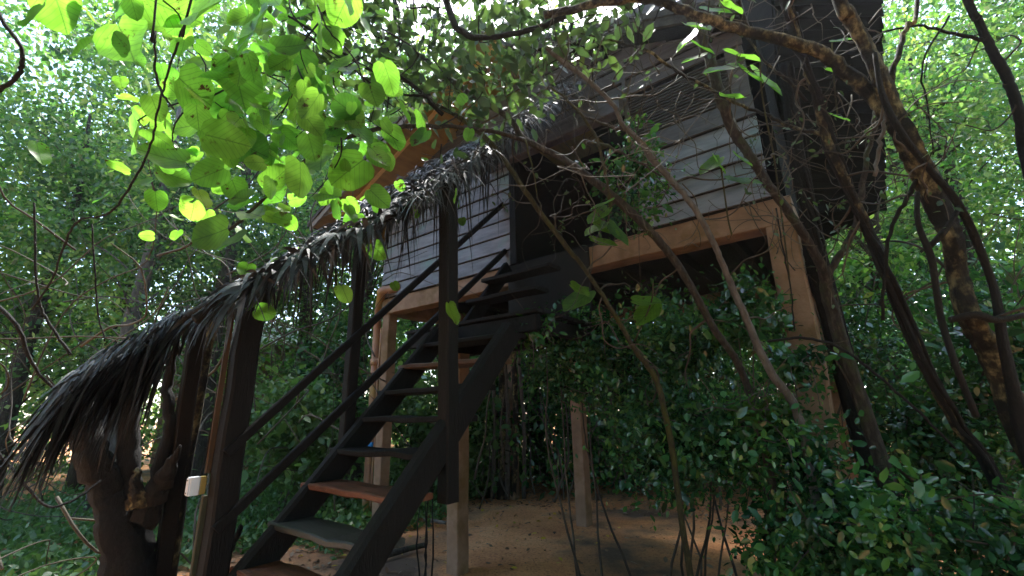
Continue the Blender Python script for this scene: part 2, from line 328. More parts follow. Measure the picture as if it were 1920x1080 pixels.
# ---------------------------------------------------------------- cabin
H0 = 1.45
WY = 3.77
XL, XR = -5.30, -0.23
ZB0, ZB1 = H0+1.327, H0+1.545
cabin = thing('stilt_cabin', (-2.8, 5.2, 0), 'raised clapboard cabin on terracotta concrete stilts behind the ladder-like stairs', 'cabin')
def siding(x0, x1, z0, z1, pitch, y=WY, drop=0.):
    mb = MB(); z = z0
    while z < z1-.02:
        zz = min(z+pitch, z1); xa = x0
        cuts = sorted([x0]+[q for q in (rng.uniform(x0+.5, x1-.3, 1) if x1-x0 > 1.5 else [])]+[x1])
        for a, bb in zip(cuts[:-1], cuts[1:]):
            j = rng.normal(0, .003)
            V = [(a+.002, y-.034+j, z+.013), (bb-.002, y-.034+j, z+.013), (bb-.002, y-.012+j, zz), (a+.002, y-.012+j, zz),
                 (a+.002, y-.012+j, z+.013), (bb-.002, y-.012+j, z+.013), (bb-.002, y+.008+j, zz), (a+.002, y+.008+j, zz)]
            mb.add(V, [(0, 1, 2, 3), (5, 4, 7, 6), (4, 5, 1, 0), (3, 2, 6, 7), (4, 0, 3, 7), (1, 5, 6, 2)])
        z += pitch
    return mb
for x0_, x1_, z0_, z1_ in ((XL+.01, -2.94, ZB1, H0+2.95), (-1.41, XR-.13, ZB1, H0+2.49)):
    mb = MB(); mb.box((x0_, WY+.012, z0_+.003), (x1_, WY+.03, z1_)); mb.build('seam_shade_sheet', MT['dark_int'], cabin)  # dark sheet behind the board gaps draws their shadow lines
siding(XL, -2.93, ZB1+.004, H0+2.95, .19).build('clapboard_wall', MT['board_white'], cabin)
siding(-1.42, XR-.12, ZB1+.004, H0+2.29, .187).build('clapboard_wall', MT['board_white'], cabin)
siding(-1.42, XR-.12, H0+2.29, H0+2.49, .2, WY-.01).build('brown_board', MT['board_brown'], cabin)
siding(-1.42, XR-.12, H0+2.99, H0+4.0, .2, WY-.01).build('gable_wall', MT['board_brown'], cabin)
siding(-5.2, -1.42, H0+2.97, H0+3.9, .2, WY-.005).build('gable_wall', MT['board_brown'], cabin)
mb = MB()
for k in range(15):
    z = H0+2.505+k*.031
    mb.box((-1.40, WY-.03, z), (-.50, WY+.0, z+.012))
    mb.box((-1.40, WY-.026, z+.012), (-.50, WY+.004, z+.016))
mb.build('louvre', MT['slat'], cabin)
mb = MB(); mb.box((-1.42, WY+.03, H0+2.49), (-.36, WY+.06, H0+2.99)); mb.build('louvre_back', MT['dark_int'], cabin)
mb = MB(); mb.box((-.5, WY-.035, H0+2.493), (-.36, WY-.005, H0+2.987)); mb.box((-1.445, WY-.05, ZB1+.03), (-1.405, WY-.012, H0+3.4)); mb.build('window_frame', MT['board_brown'], cabin)
# beams round the floor
mb = MB(); mb.beam((XL, WY+.1, (ZB0+ZB1)/2), (XR, WY+.1, (ZB0+ZB1)/2), .2, ZB1-ZB0, bev=.04, seg=12); mb.build('floor_beam', MT['concrete'], cabin)
mb = MB(); mb.beam((XL+.1, WY+.2, (ZB0+ZB1)/2), (XL+.1, 6.8, (ZB0+ZB1)/2), .2, ZB1-ZB0-.004, bev=.04, seg=6); mb.build('floor_beam', MT['concrete'], cabin)
mb = MB(); mb.beam((XR-.1, WY+.2, (ZB0+ZB1)/2), (XR-.1, 6.8, (ZB0+ZB1)/2), .2, ZB1-ZB0-.004, bev=.04, seg=6); mb.build('floor_beam', MT['concrete'], cabin)
mb = MB(); mb.beam((XL+.2, 6.7, (ZB0+ZB1)/2), (XR-.2, 6.7, (ZB0+ZB1)/2), .2, ZB1-ZB0-.006, bev=.04, seg=6); mb.build('floor_beam', MT['concrete'], cabin)
mb = MB()
for x in np.arange(XL+.7, XR-.3, .55): mb.beam((x, WY+.2, ZB1-.07), (x, 6.6, ZB1-.07), .06, .13)
mb.build('floor_joists', MT['wood_dark'], cabin)
mb = MB(); mb.box((XL+.05, WY+.03, ZB1+.002), (XR-.05, 6.75, ZB1+.035)); mb.build('floor_boards', MT['wood_dark'], cabin)
# other walls, closed box
siding(XL, XR, ZB1+.04, H0+3.0, .3, 6.75).build('back_wall', MT['board_brown'], cabin)
mb = MB()
for k in range(9):
    z = ZB1+.01+k*.19
    mb.box((XL-.012, WY+.0, z), (XL+.01, 6.75, z+.184))
mb.build('side_wall', MT['board_white'], cabin)
mb = MB()
for k in range(9):
    z = ZB1+.01+k*.19
    mb.box((XR-.06, WY+.08, z), (XR-.03, 6.75, z+.184))
mb.build('side_wall', MT['black_wood'], cabin)
# porch opening
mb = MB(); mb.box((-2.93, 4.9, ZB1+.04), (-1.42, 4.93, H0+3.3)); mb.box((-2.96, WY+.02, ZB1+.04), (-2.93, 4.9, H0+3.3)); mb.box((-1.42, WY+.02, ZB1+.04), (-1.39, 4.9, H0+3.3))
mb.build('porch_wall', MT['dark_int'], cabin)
mb = MB(); mb.box((-2.5, 4.86, ZB1+.045), (-1.85, 4.895, H0+3.1)); d = mb.build('door', MT['wood_dark'], cabin)
mb = MB(); mb.tube([(-1.95, 4.85, ZB1+1.0), (-1.95, 4.82, ZB1+1.0), (-2.03, 4.82, ZB1+1.0)], .012, 6, sub=1); mb.build('door_handle', MT['fascia'], d)
mb = MB(); mb.beam((-2.86, WY-.02, ZB1), (-2.86, WY-.02, H0+3.0), .1, .1, up=(0, 1, 0)); mb.build('corner_post', MT['wood_dark'], cabin)
# dark wing behind the right corner: planks face the yard
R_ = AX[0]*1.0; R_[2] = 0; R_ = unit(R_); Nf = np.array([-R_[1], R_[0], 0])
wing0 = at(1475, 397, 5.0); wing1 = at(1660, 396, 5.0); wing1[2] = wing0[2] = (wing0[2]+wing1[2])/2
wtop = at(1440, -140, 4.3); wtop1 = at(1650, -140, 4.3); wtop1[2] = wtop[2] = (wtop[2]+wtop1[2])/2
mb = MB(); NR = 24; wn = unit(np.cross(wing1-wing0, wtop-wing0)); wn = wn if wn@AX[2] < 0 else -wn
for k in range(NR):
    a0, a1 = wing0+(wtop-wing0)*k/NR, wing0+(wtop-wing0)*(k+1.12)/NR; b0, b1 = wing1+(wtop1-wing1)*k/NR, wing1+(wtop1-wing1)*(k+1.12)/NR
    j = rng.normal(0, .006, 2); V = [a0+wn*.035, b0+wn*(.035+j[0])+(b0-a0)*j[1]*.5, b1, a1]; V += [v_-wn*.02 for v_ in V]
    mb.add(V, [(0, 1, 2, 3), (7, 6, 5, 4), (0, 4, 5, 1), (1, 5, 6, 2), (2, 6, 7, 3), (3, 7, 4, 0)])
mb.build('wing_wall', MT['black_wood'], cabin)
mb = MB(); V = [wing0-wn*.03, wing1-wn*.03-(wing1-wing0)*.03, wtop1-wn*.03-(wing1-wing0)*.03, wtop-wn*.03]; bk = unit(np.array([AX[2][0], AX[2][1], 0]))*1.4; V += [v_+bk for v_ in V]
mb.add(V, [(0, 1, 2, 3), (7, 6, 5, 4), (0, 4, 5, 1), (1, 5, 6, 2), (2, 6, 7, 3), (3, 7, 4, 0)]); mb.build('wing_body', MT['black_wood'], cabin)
# stilts
LZ_ = H0+.76
def pillar(x, y, w, z1, z0=-.15):
    mb = MB(); mb.beam((x, y, z0), (x, y, z1), w, w, up=(0, 1, 0), bev=.06, seg=8); mb.build('pillar', MT['concrete'], cabin)
pillar(XL+.075, WY+.09, .15, ZB0)
pillar(XR-.1, WY+.1, .2, ZB0)
pillar(-3.36, 3.39, .155, LZ_-.19)
pillar(-3.22, 5.56, .16, ZB0+.1)
pillar(XR-.1, 6.6, .18, ZB0); pillar(XL+.1, 6.6, .16, ZB0)
# landing in front of the door: a low deck, then two solid steps up to the sill
LZ = H0+.76
mb = MB()
for k in range(10): mb.beam((-3.52, 2.83+k*.092, LZ-.015+rng.normal(0, .002)), (-1.93, 2.83+k*.092, LZ-.015+rng.normal(0, .002)), .084, .03)
mb.build('landing_boards', MT['wood_dark'], cabin)
for a, b_, w_, h_ in (((-3.5, 2.83), (-1.95, 2.83), .06, .13), ((-3.5, 3.7), (-1.95, 3.7), .06, .13), ((-3.44, 2.88), (-3.44, 3.66), .06, .12), ((-2.5, 2.88), (-2.5, 3.66), .06, .12), ((-2.01, 2.88), (-2.01, 3.66), .06, .12)):
    mb = MB(); mb.beam((*a, LZ-.11), (*b_, LZ-.11), w_, h_, seg=4); mb.build('landing_joist', MT['wood_dark'], cabin)
for k, (y0_, z1_) in enumerate(((3.12, LZ+.26), (3.34, LZ+.52))):
    mb = MB(); mb.beam((-2.92, y0_, z1_-.015), (-2.1, y0_, z1_-.015), .2, .035, seg=3); mb.build('porch_step', MT['wood_dark'], cabin)
for x in (-2.9,):
    mb = MB(); mb.beam((x, 3.0, LZ-.02), (x, 3.66, LZ+.74), .05, .14, up=(0, -.7, .7), seg=3); mb.build('step_stringer', MT['wood_dark'], cabin)
mb = MB(); mb.box((-2.95, 3.72, LZ-.1), (-1.95, 3.75, ZB1-.01)); mb.build('porch_shade_sheet', MT['dark_int'], cabin)  # dark sheet added in place of the shade below the sill
# roof: ridge runs in depth; slopes fall left and right
def rz(x): return H0+3.13+.42*(x+5.08) if x < -2.7 else H0+3.13+.42*2.38-.42*(x+2.7)
YF, YB = 3.05, 7.2
def slab(name, x0, x1, y0, y1, dz0, dz1, mat, parent=cabin):
    mb = MB(); V = []
    for y in (y0, y1):
        for x, dz in ((x0, dz0), (x1, dz0), (x1, dz1), (x0, dz1)): V.append((x, y, rz(x)+dz))
    mb.add(V, [(0, 1, 2, 3), (7, 6, 5, 4), (0, 4, 5, 1), (1, 5, 6, 2), (2, 6, 7, 3), (3, 7, 4, 0)]); return mb.build(name, mat, parent)
slab('soffit', -6.15, -2.7, YF, YB, 0, .02, MT['soffit']); slab('soffit', -2.7, -.3, YF+.42, YB, 0, .02, MT['wood_dark'])  # right underside coloured dark for shade, same boards as the left
rf = slab('roof', -6.2, -2.7, YF-.05, YB+.05, .024, .09, MT['roofing']); rf = slab('roof', -2.7, -.28, YF+.37, YB+.05, .024, .09, MT['roofing'])
slab('rake_board', -6.15, -2.7, YF-.03, YF-.002, -.07, .021, MT['fascia']); slab('rake_board', -2.7, -.3, YF+.39, YF+.418, -.07, .021, MT['roofing'])
slab('batten', -6.1, -2.72, YF+.22, YF+.27, -.022, -.002, MT['batten']); slab('batten', -2.68, -.32, YF+.5, YF+.55, -.022, -.002, MT['wood_dark'])  # right batten also takes the dark colour for shade
mb = MB()
for x in (-5.95, -4.9, -3.85, -1.6, -.6):
    mb = MB(); mb.beam((x, YF+.6, rz(x)-.05), (x, YB, rz(x)-.05), .05, .09); mb.build('rafter', MT['soffit' if x < -3 else 'wood_dark'], cabin)  # right rafters coloured dark for shade like the soffit there
mb = MB()                               # dark board closing the eave behind the awning end
mb.beam((-3.2, YF+.62, H0+2.88), (-1.45, YF+.62, H0+2.88), .12, .2); mb.build('header_beam', MT['board_brown'], cabin)
# pipes down the left stilt
pt = thing('drain_pipe', at(690, 990, 6.4), 'salmon plastic waste pipe with elbow running down beside the far left stilt', 'pipe')
mb = MB(); px = -5.36
pa = at(752, 538, 6.22); pb = at(716, 546, 6.25); pc = at(708, 580, 6.3); pd = at(684, 992, 6.3); pd[2] = -.05; pc[:2] = pd[:2]+.0
mb.tube([pa, pa*.4+pb*.6, pb, pc*.2+pb*.8, pc, pc*.5+pd*.5, pd], .06, 12); mb.build('pipe', MT['pipe'], pt, True)
for q in (.95, 2.2): mb = MB(); q = pd+np.array([0, 0, q]); mb.tube([q, q+[0, 0, .09]], .072, 12, sub=1); mb.build('coupling', MT['pipe'], pt, True)
pt2 = thing('water_pipe', pd+[.11, -.02, 0], 'pair of thin water pipes with a blue valve beside the far left stilt', 'pipe')
for k, dx in enumerate((.105, .15)):
    mb = MB(); a = pd+np.array([dx, -.03*k, 0]); mb.tube([a, a+[0, 0, 1.4], a+[0, 0, 2.75]], .014, 8, wob=.006); mb.build('pipe', MT['pipe'], pt2, True)
mb = MB(); a = pd+np.array([.09, -.04, 1.02]); mb.tube([a-[0, 0, .05], a+[0, 0, .05]], .03, 10, sub=1); mb.tube([a, a+[-.07, -.03, .0]], .022, 8, sub=1); mb.build('valve', MT['blue_plastic'], pt2, True)

# ---------------------------------------------------------------- staircase
SX, SW, SY0, SZ0, RUN, RISE = -3.03, .98, 1.273, H0-.838, .185, .2
st = thing('open_staircase', (-2.55, .9, 0), 'steep dark timber staircase with open treads and pole handrails up to the cabin', 'staircase')
def sp(X, n, up=0.): return np.array([X, SY0+n*RUN, SZ0+n*RISE+up])
sn = unit(np.array([0, -RISE, RUN]))        # outward normal of the flight
for X, off in ((SX+.03, -.085), (SX+SW+.05, .01)):
    mb = MB(); a = sp(X, -3.4)+sn*off; b_ = sp(X, 6.9 if X > -2.5 else 8.0)+sn*off; mb.beam(a, b_, .085, .18, up=sn, bev=.22, seg=16); mb.build('stringer', MT['wood_dark'], st)
tm = {0: 'tread_red', 1: 'tread_grey', 2: 'tread_red', 3: 'wood_dark', 4: 'wood_dark', 5: 'wood_dark', 6: 'tread_brown', 7: 'wood_dark', 8: 'tread_brown', 9: 'tread_brown', 10: 'tread_brown', 11: 'wood_dark'}
tl = {0: 'reddish worn tread at the foot', 1: 'wet grey tread', 2: 'reddish brown tread', 6: 'orange brown tread'}
for k in range(-3, 8):
    mb = MB(); z = SZ0+k*RISE; y = SY0+k*RUN; V = []
    jt = rng.normal(0, .004, 3)
    mb.beam((SX-.03, y+.1, z-.02+jt[0]), (SX+SW+.01, y+.1, z-.02+jt[1]), .235, .038, up=(0, 0, 1), bev=.2, seg=6)
    o = mb.build('tread', MT[tm.get(k, 'wood_dark')], st)
    if k in tl: o['label'] = tl[k]
# posts and rails
def post(name, a, b, w, mat='wood_dark', parent=st, seg=10):
    mb = MB(); mb.beam(a, b, w, w, up=(.05, 1, 0), bev=.1, seg=seg); return mb.build(name, MT[mat], parent)
post('post', (-3.13, 1.19, -.1), (-3.13, 1.21, H0+.86), .135)
post('post', (-3.12, 1.97, H0-.30), (-3.12, 1.98, H0+1.58), .085)
post('post', (-1.99, 1.93, H0-.50), (-1.99, 1.88, H0+1.52), .095)
rx = -3.055
mb = MB(); mb.beam((rx, 1.15, H0-.22), (rx+.02, 3.8, H0+2.38), .035, .055, up=sn, bev=.2, seg=14); mb.build('handrail', MT['wood_dark'], st)
mb = MB(); mb.beam((rx, 1.15, H0-.63), (rx+.05, 3.9, H0+1.88), .035, .058, up=sn, bev=.2, seg=14); mb.build('handrail', MT['wood_dark'], st)
# box and batten on the near post
eb = thing('junction_box', at(384, 935, 2.86), 'small white and yellow electrical box fixed to the nearest stair post', 'electrical box')
c0 = np.array([-3.215, 1.085, H0-.40])
mb = MB(); mb.beam(c0+[.0, -.025, -.05], c0+[0, -.025, .05], .045, .055, up=(0, 1, 0), bev=.12); mb.build('box', MT['white_plastic'], eb)
mb = MB(); mb.beam(c0+[.0, .0185, -.048], c0+[0, .0185, .048], .042, .03, up=(0, 1, 0), bev=.08); mb.build('box_side', MT['yellow_plastic'], eb)
mb = MB(); mb.beam(c0+[.0, -.0545, -.044], c0+[0, -.0545, .044], .038, .006, up=(0, 1, 0), bev=.2); cv = mb.build('cover', MT['white_plastic'], eb)
for q in (-.034, .034): mb = MB(); mb.tube([c0+[.0, -.056, q], c0+[0, -.061, q]], .004, 8, sub=1); mb.build('screw', MT['stone'], eb)
mb = MB(); mb.tube([c0+[0, 0, .05], c0+[.004, .01, .12], c0+[.002, .02, .3], c0+[.004, .03, 1.0]], .004, 6); mb.build('cable', MT['bark_dark'], eb)
cb = thing('cable_batten', c0, 'long thin orange brown batten running up the near stair post above the white box', 'batten')
mb = MB(); mb.beam((-3.205, 1.12, H0-.335), (-3.205, 1.125, H0+.7), .022, .03, up=(0, 1, 0)); mb.build('upper_batten', MT['conduit'], cb)
mb = MB(); mb.beam((-3.205, 1.12, 0), (-3.205, 1.125, H0-.46), .03, .03, up=(0, 1, 0)); mb.build('lower_batten', MT['conduit_olive'], cb)
# further poles carrying the low end of the awning
p = thing('awning_pole', (-3.5, .9, 0), 'thick black square pole left of the near stair post', 'pole')
a = at(300, 1085, 2.9); b_ = at(376, 585, 3.05); a2 = a-(b_-a)*(a[2]/(b_[2]-a[2])); post('pole', a2, b_, .09, parent=p)
mb = MB(); mb.beam(b_-[.2, 0, .02], b_+[.2, .0, -.02], .05, .05); mb.build('crosspiece', MT['wood_dark'], p)
p = thing('awning_pole', at(330, 1000, 3.2)*[1, 1, 0], 'thin crooked brown pole between the two thick black posts', 'pole')
mb = MB(); a = at(318, 1100, 3.25); a[2] = 0; mb.tube([a, at(345, 900, 3.25), at(372, 760, 3.25), at(388, 660, 3.25), at(405, 575, 3.25)], [.04, .038, .03, .03, .025], 8, .15); mb.build('pole', MT['bark_yellow'], p, True)

# ---------------------------------------------------------------- palm thatch awning
aw = thing('thatch_awning', (-2.6, 1.5, H0+.9), 'shaggy dry palm leaf awning sagging over the stair posts', 'awning')
def ap(x, y, up=0.):        # awning surface
    sag = .03*math.sin(x*3+y*2)
    z = y-.36+up+sag+.07*max(0, min(1, (1.5-y)/.6))
    if y < .55: z = .26+up-(.55-y)*1.35
    return np.array([x, y, H0+z])
for x in (-3.25, -2.6, -2.02): mb = MB(); mb.tube([ap(x, .75 if x < -2.5 else 1.4, -.0), ap(x, 1.5, .0), ap(x, 2.1, .0), ap(x, 3.7, 0)], .025, 7, .1); mb.build('rafter', MT['wood_dark'], aw, True)
for y in (.8, 1.2, 1.95, 2.7): mb = MB(); mb.tube([ap(-3.4, y, .03), ap(-1.95 if y > 1.3 else -2.5, y, .03)], .02, 7, .1); mb.build('purlin', MT['wood_dark'], aw, True)
def thatch(n, yr, xr, Lr, up, dirf, mat, name, Wr=(.012, .03), curl=.25, xslope=0):
    y = rng.uniform(*yr, n); x = rng.uniform(*xr, n)
    if xslope: x = np.minimum(x, -1.92-np.clip((1.15-y), 0, 1)*xslope)
    C = np.array([ap(a, b, rng.uniform(*up)) for a, b in zip(x, y)])
    D = dirf(n, x, y); L = rng.uniform(*Lr, n); W = rng.uniform(*Wr, n)
    return leaves(name, C, D, L, W, MT[mat], 'blade', aw, N=rng.normal(0, .5, (n, 3))+np.array([0, -.5, 1]), curl=curl)
def mixdir(vx, vy, vz, sx, sy, sz): return lambda n, x, y: unit(np.stack([rng.normal(vx, sx, n), rng.normal(vy, sy, n), rng.normal(vz, sz, n)], 1))
thatch(2600, (.8, 3.7), (-3.3, -1.95), (.05, .18), (-.01, .04), mixdir(.05, -1, -.95, .45, .3, .25), 'thatch_dark', 'thatch_underlayer', (.012, .03), .5, xslope=.75)
thatch(1700, (.8, 3.7), (-3.35, -1.85), (.05, .2), (.0, .06), mixdir(.1, -.6, -.3, 1, .8, .7), 'thatch', 'thatch_leaves', (.008, .04), .9, xslope=.75)
thatch(1000, (1.5, 3.7), (-2.1, -1.8), (.06, .2), (.0, .1), mixdir(.35, -.3, -.2, .7, .7, .7), 'thatch', 'ragged_edge', (.006, .016), .6)
thatch(520, (2.5, 3.75), (-2.4, -1.7), (.08, .3), (.02, .16), mixdir(.7, -.1, .2, .7, .6, .4), 'thatch_highlight', 'ragged_top', (.005, .012), .8)
thatch(700, (1.9, 3.75), (-3.2, -1.9), (.05, .22), (.02, .09), mixdir(.3, -.6, -.1, .9, .7, .5), 'thatch_highlight', 'thatch_fragments', (.006, .022), .9)
thatch(500, (1.0, 2.3), (-3.45, -3.15), (.08, .3), (.0, .08), mixdir(-.3, -.4, -.6, .6, .5, .5), 'thatch', 'ragged_edge', (.007, .018), .5)
hang = lambda n, x, y: unit(np.stack([rng.normal(0, .1, n), rng.normal(0, .1, n), np.full(n, -1.)], 1))
thatch(150, (1.25, 2.05), (-3.3, -2.3), (.15, .65), (-.05, .02), hang, 'thatch_dark', 'hanging_fringe', (.006, .02), 0)
thatch(90, (1.9, 2.6), (-2.7, -1.93), (.12, .8), (-.06, .0), hang, 'thatch_dark', 'hanging_fringe', (.005, .018), 0)
thatch(110, (1.3, 2.1), (-2.9, -2.0), (.06, .3), (-.06, .02), hang, 'thatch', 'hanging_fringe', (.008, .02), .1)
# the low end: a skirt of long fronds curving down to the left
mb = MB(); ends = [at(10, 890, 2.5), at(40, 800, 2.5), at(100, 860, 2.6), at(160, 760, 2.6), at(215, 720, 2.7)]
NS = 700; C = []; D = []; Ls = []
for k in range(NS):
    u = rng.uniform(); x = -3.35+u*.42; C.append(ap(x, rng.uniform(.4, .85), rng.uniform(-.02, .05)))
    D.append(unit(np.array([rng.normal(.02, .22), -.65+rng.normal(0, .25), -1.1+rng.normal(0, .25)]))); Ls.append(rng.uniform(.08, .32))
leaves('thatch_skirt', np.array(C), np.array(D), np.array(Ls), rng.uniform(.012, .045, NS), MT['thatch_dark'], 'blade', aw, N=rng.normal(0, .4, (NS, 3))+np.array([0, -1, 1]), curl=1.0)
i_ = rng.choice(NS, 260, False)
leaves('thatch_leaves', np.array(C)[i_]+[0, -.01, .06], np.array(D)[i_], np.array(Ls)[i_]*.7, rng.uniform(.014, .03, 260), MT['thatch'], 'blade', aw, N=rng.normal(0, .4, (260, 3))+np.array([0, -1, 1]), curl=.4)

i_ = rng.choice(NS, 130, False)
leaves('thatch_fragments', np.array(C)[i_]+[0, -.015, .05], np.array(D)[i_], np.array(Ls)[i_]*.5, rng.uniform(.008, .022, 130), MT['thatch_highlight'], 'blade', aw, N=rng.normal(0, .4, (130, 3))+np.array([0, -1, 1]), curl=.4)
# ---------------------------------------------------------------- trees whose trunks cross the picture
def px(path): return [at(*q[:3]) for q in path], [q[3]*.74 for q in path]
def px_up(path):       # as px(), but what leaves the frame at the top goes on upwards
    P, R = px(path)
    if path[0][1] < 0: P = [P[0]+unit(P[0]-P[1])*1.2+np.array([0, 0, 1.0])]+P; R = [R[0]*.8]+R
    return P, R
def down_to_ground(P, R, lean=(0, 0)):
    a = P[-1]; P = P+[np.array([a[0]+lean[0]*.5, a[1]+lean[1]*.5, a[2]*.45]), np.array([a[0]+lean[0], a[1]+lean[1], -.05])]; return P, R+[R[-1], R[-1]*1.15]
def tree(name, path, label, cat, mat, branches=(), leafspec=None, ground=True, lean=(0, 0), rough=.14, group=None, strands=0, shoots=8):
    P, R = px_up(path)
    if ground: P, R = down_to_ground(P, R, lean)
    t = thing(name, P[-1], label, cat, group)
    mb = MB(); Q = mb.tube(P, R, 16, rough, 8, wob=.002); mb.build('trunk', MT[mat], t, True)
    for bpath in branches:
        bm_ = mat
        if isinstance(bpath, tuple): bpath, bm_ = bpath
        mb = MB(); BP, BR = px_up(bpath); mb.tube(BP, BR, 8, .1, 5, wob=.004); mb.build('branch', MT[bm_], t, True)
    if strands:
        mb = MB()
        for k in range(strands):
            ph = rng.uniform(0, 6); off = []
            for i in range(0, len(Q), 3):
                rr = np.interp(i, np.linspace(0, len(Q)-1, len(R)), R)+.006; ph += rng.normal(.25, .15)
                off.append(Q[i]+rr*(math.cos(ph)*AX[0]+math.sin(ph)*AX[2]))
            if len(off) > 3: mb.tube(off, rng.uniform(.006, .014), 6, .1, 3)
        mb.build('climbing_vine', MT['bark_dark'], t, True)
    if shoots:
        mb = MB(); LC = []
        for k in range(shoots):
            i0 = rng.integers(4, int(len(Q)*.8)); p = Q[i0]; v_ = unit(rng.normal(0, 1, 3)+[0, 0, .5]); r0 = rng.uniform(.004, .009); q = [p]
            for j in range(7): v_ = unit(v_+rng.normal(0, .38, 3)); q.append(q[-1]+v_*rng.uniform(.05, .13))
            mb.tube(q, np.linspace(r0, .002, 8), 5, .1, 3); LC += q[3:]
            for h in (3, 5):
                w_ = unit(v_+rng.normal(0, .8, 3)); q2 = [q[h]]
                for j in range(4): w_ = unit(w_+rng.normal(0, .35, 3)); q2.append(q2[-1]+w_*rng.uniform(.03, .09))
                mb.tube(q2, np.linspace(.003, .0015, 5), 4, 0, 3); LC += q2[2:]
        mb.build('brushwood', MT['twig'], t, True)
        LC = np.array(LC); LC = LC[rng.integers(0, len(LC), shoots*9)]+rng.normal(0, .02, (shoots*9, 3)); Ln = rng.uniform(.02, .055, len(LC))
        leaves('foliage', LC, rdir(len(LC), -.3), Ln, Ln*.55, MT['mid_leaf'], 'small', t)
    if leafspec:
        C = []; D = []; 
        for (x, y, d, r, n_) in leafspec[0]:
            c_ = at(x, y, d); C.append(c_+rng.normal(0, r*.5, (n_, 3)))
        C = np.vstack(C); n_ = len(C)
        leaves('foliage', C, rdir(n_, -.4), rng.uniform(.7, 1.3, n_)*leafspec[1], rng.uniform(.7, 1.2, n_)*leafspec[1]*.6, MT[leafspec[2]], 'small', t)
    return t
tree('leaning_tree', [(740, 40, 3.5, .016), (775, 120, 3.4, .018), (805, 185, 3.3, .02), (865, 222, 3.25, .022), (930, 280, 3.2, .025), (1000, 380, 3.1, .023), (1060, 460, 3.1, .022), (1100, 510, 3.05, .02), (1140, 570, 3.0, .022), (1190, 655, 2.95, .022), (1240, 740, 2.9, .024)],
     'slim leaning trunk with yellow moss crossing in front of the porch opening', 'tree', 'bark_moss', branches=[[(985, 262, 3.1, .008), (1000, 320, 3.05, .007), (1008, 370, 3.05, .006), (1015, 395, 3.05, .006)]], lean=(.1, 0))
tree('leaning_tree', [(700, 60, 3.7, .02), (780, 100, 3.6, .026), (840, 145, 3.5, .028), (900, 188, 3.4, .03), (955, 222, 3.3, .028), (985, 262, 3.2, .03), (1050, 295, 3.1, .032), (1120, 345, 3.0, .034), (1180, 395, 3.0, .036), (1235, 450, 3.0, .038), (1285, 520, 2.95, .036), (1335, 610, 2.9, .03), (1400, 720, 2.9, .03)],
     'thick grey leaning trunk that runs from above the awning down across the orange beam', 'tree', 'bark',
     branches=[[(395, 455, 2.5, .010), (440, 425, 2.55, .012), (500, 365, 2.6, .014), (570, 305, 2.65, .016), (640, 262, 2.7, .017), (710, 243, 2.8, .018), (790, 237, 2.9, .018), (860, 238, 3.0, .018), (930, 248, 3.1, .02), (985, 264, 3.18, .024)],
               [(1240, 330, 2.9, .008), (1190, 300, 2.95, .01), (1140, 275, 3.0, .012), (1100, 268, 3.05, .014)]], lean=(.15, 0))
tree('leaning_tree', [(1025, 90, 2.9, .016), (1045, 108, 2.9, .018), (1090, 140, 2.9, .02), (1130, 175, 2.9, .02), (1155, 205, 2.9, .022), (1168, 235, 2.9, .02), (1200, 265, 2.9, .024), (1225, 300, 2.9, .028), (1265, 345, 2.85, .026), (1305, 395, 2.8, .024), (1340, 460, 2.8, .024), (1365, 520, 2.8, .028), (1400, 600, 2.75, .03), (1440, 690, 2.7, .03), (1500, 790, 2.65, .03)],
     'pale crooked trunk bending over the awning end and past the right clapboards', 'tree', 'bark_pale', branches=[([(1180, 245, 2.9, .016), (1130, 232, 2.95, .014), (1080, 210, 3.0, .012)], 'bark'), ([(1030, 160, 2.85, .009), (1075, 200, 2.85, .011), (1115, 250, 2.85, .012), (1130, 300, 2.85, .013), (1140, 350, 2.85, .013), (1145, 400, 2.9, .012)], 'bark_moss')])
tree('leaning_tree', [(1280, -30, 2.9, .05), (1300, 30, 2.9, .05), (1330, 110, 2.85, .045), (1350, 180, 2.8, .042), (1372, 240, 2.8, .04), (1405, 290, 2.8, .036), (1440, 345, 2.75, .034), (1480, 400, 2.75, .036), (1515, 455, 2.75, .036), (1545, 512, 2.75, .04), (1565, 600, 2.75, .05)],
     'dark forked trunk leaning past the right end of the clapboard wall', 'tree', 'bark', branches=[[(1545, 520, 2.75, .03), (1575, 478, 2.75, .03), (1602, 430, 2.75, .028), (1612, 380, 2.75, .026), (1622, 320, 2.75, .02), (1638, 240, 2.75, .018), (1640, 190, 2.75, .014)]], lean=(.2, 0))
tree('vine_wrapped_trunk', [(1475, 120, 3.3, .05), (1490, 240, 3.3, .06), (1505, 350, 3.3, .07), (1520, 440, 3.3, .08), (1540, 530, 3.3, .095), (1570, 640, 3.3, .09)],
     'blackish trunk wrapped in thin climbing stems beside the right concrete stilt', 'tree', 'bark_dark', strands=9, lean=(.1, 0))
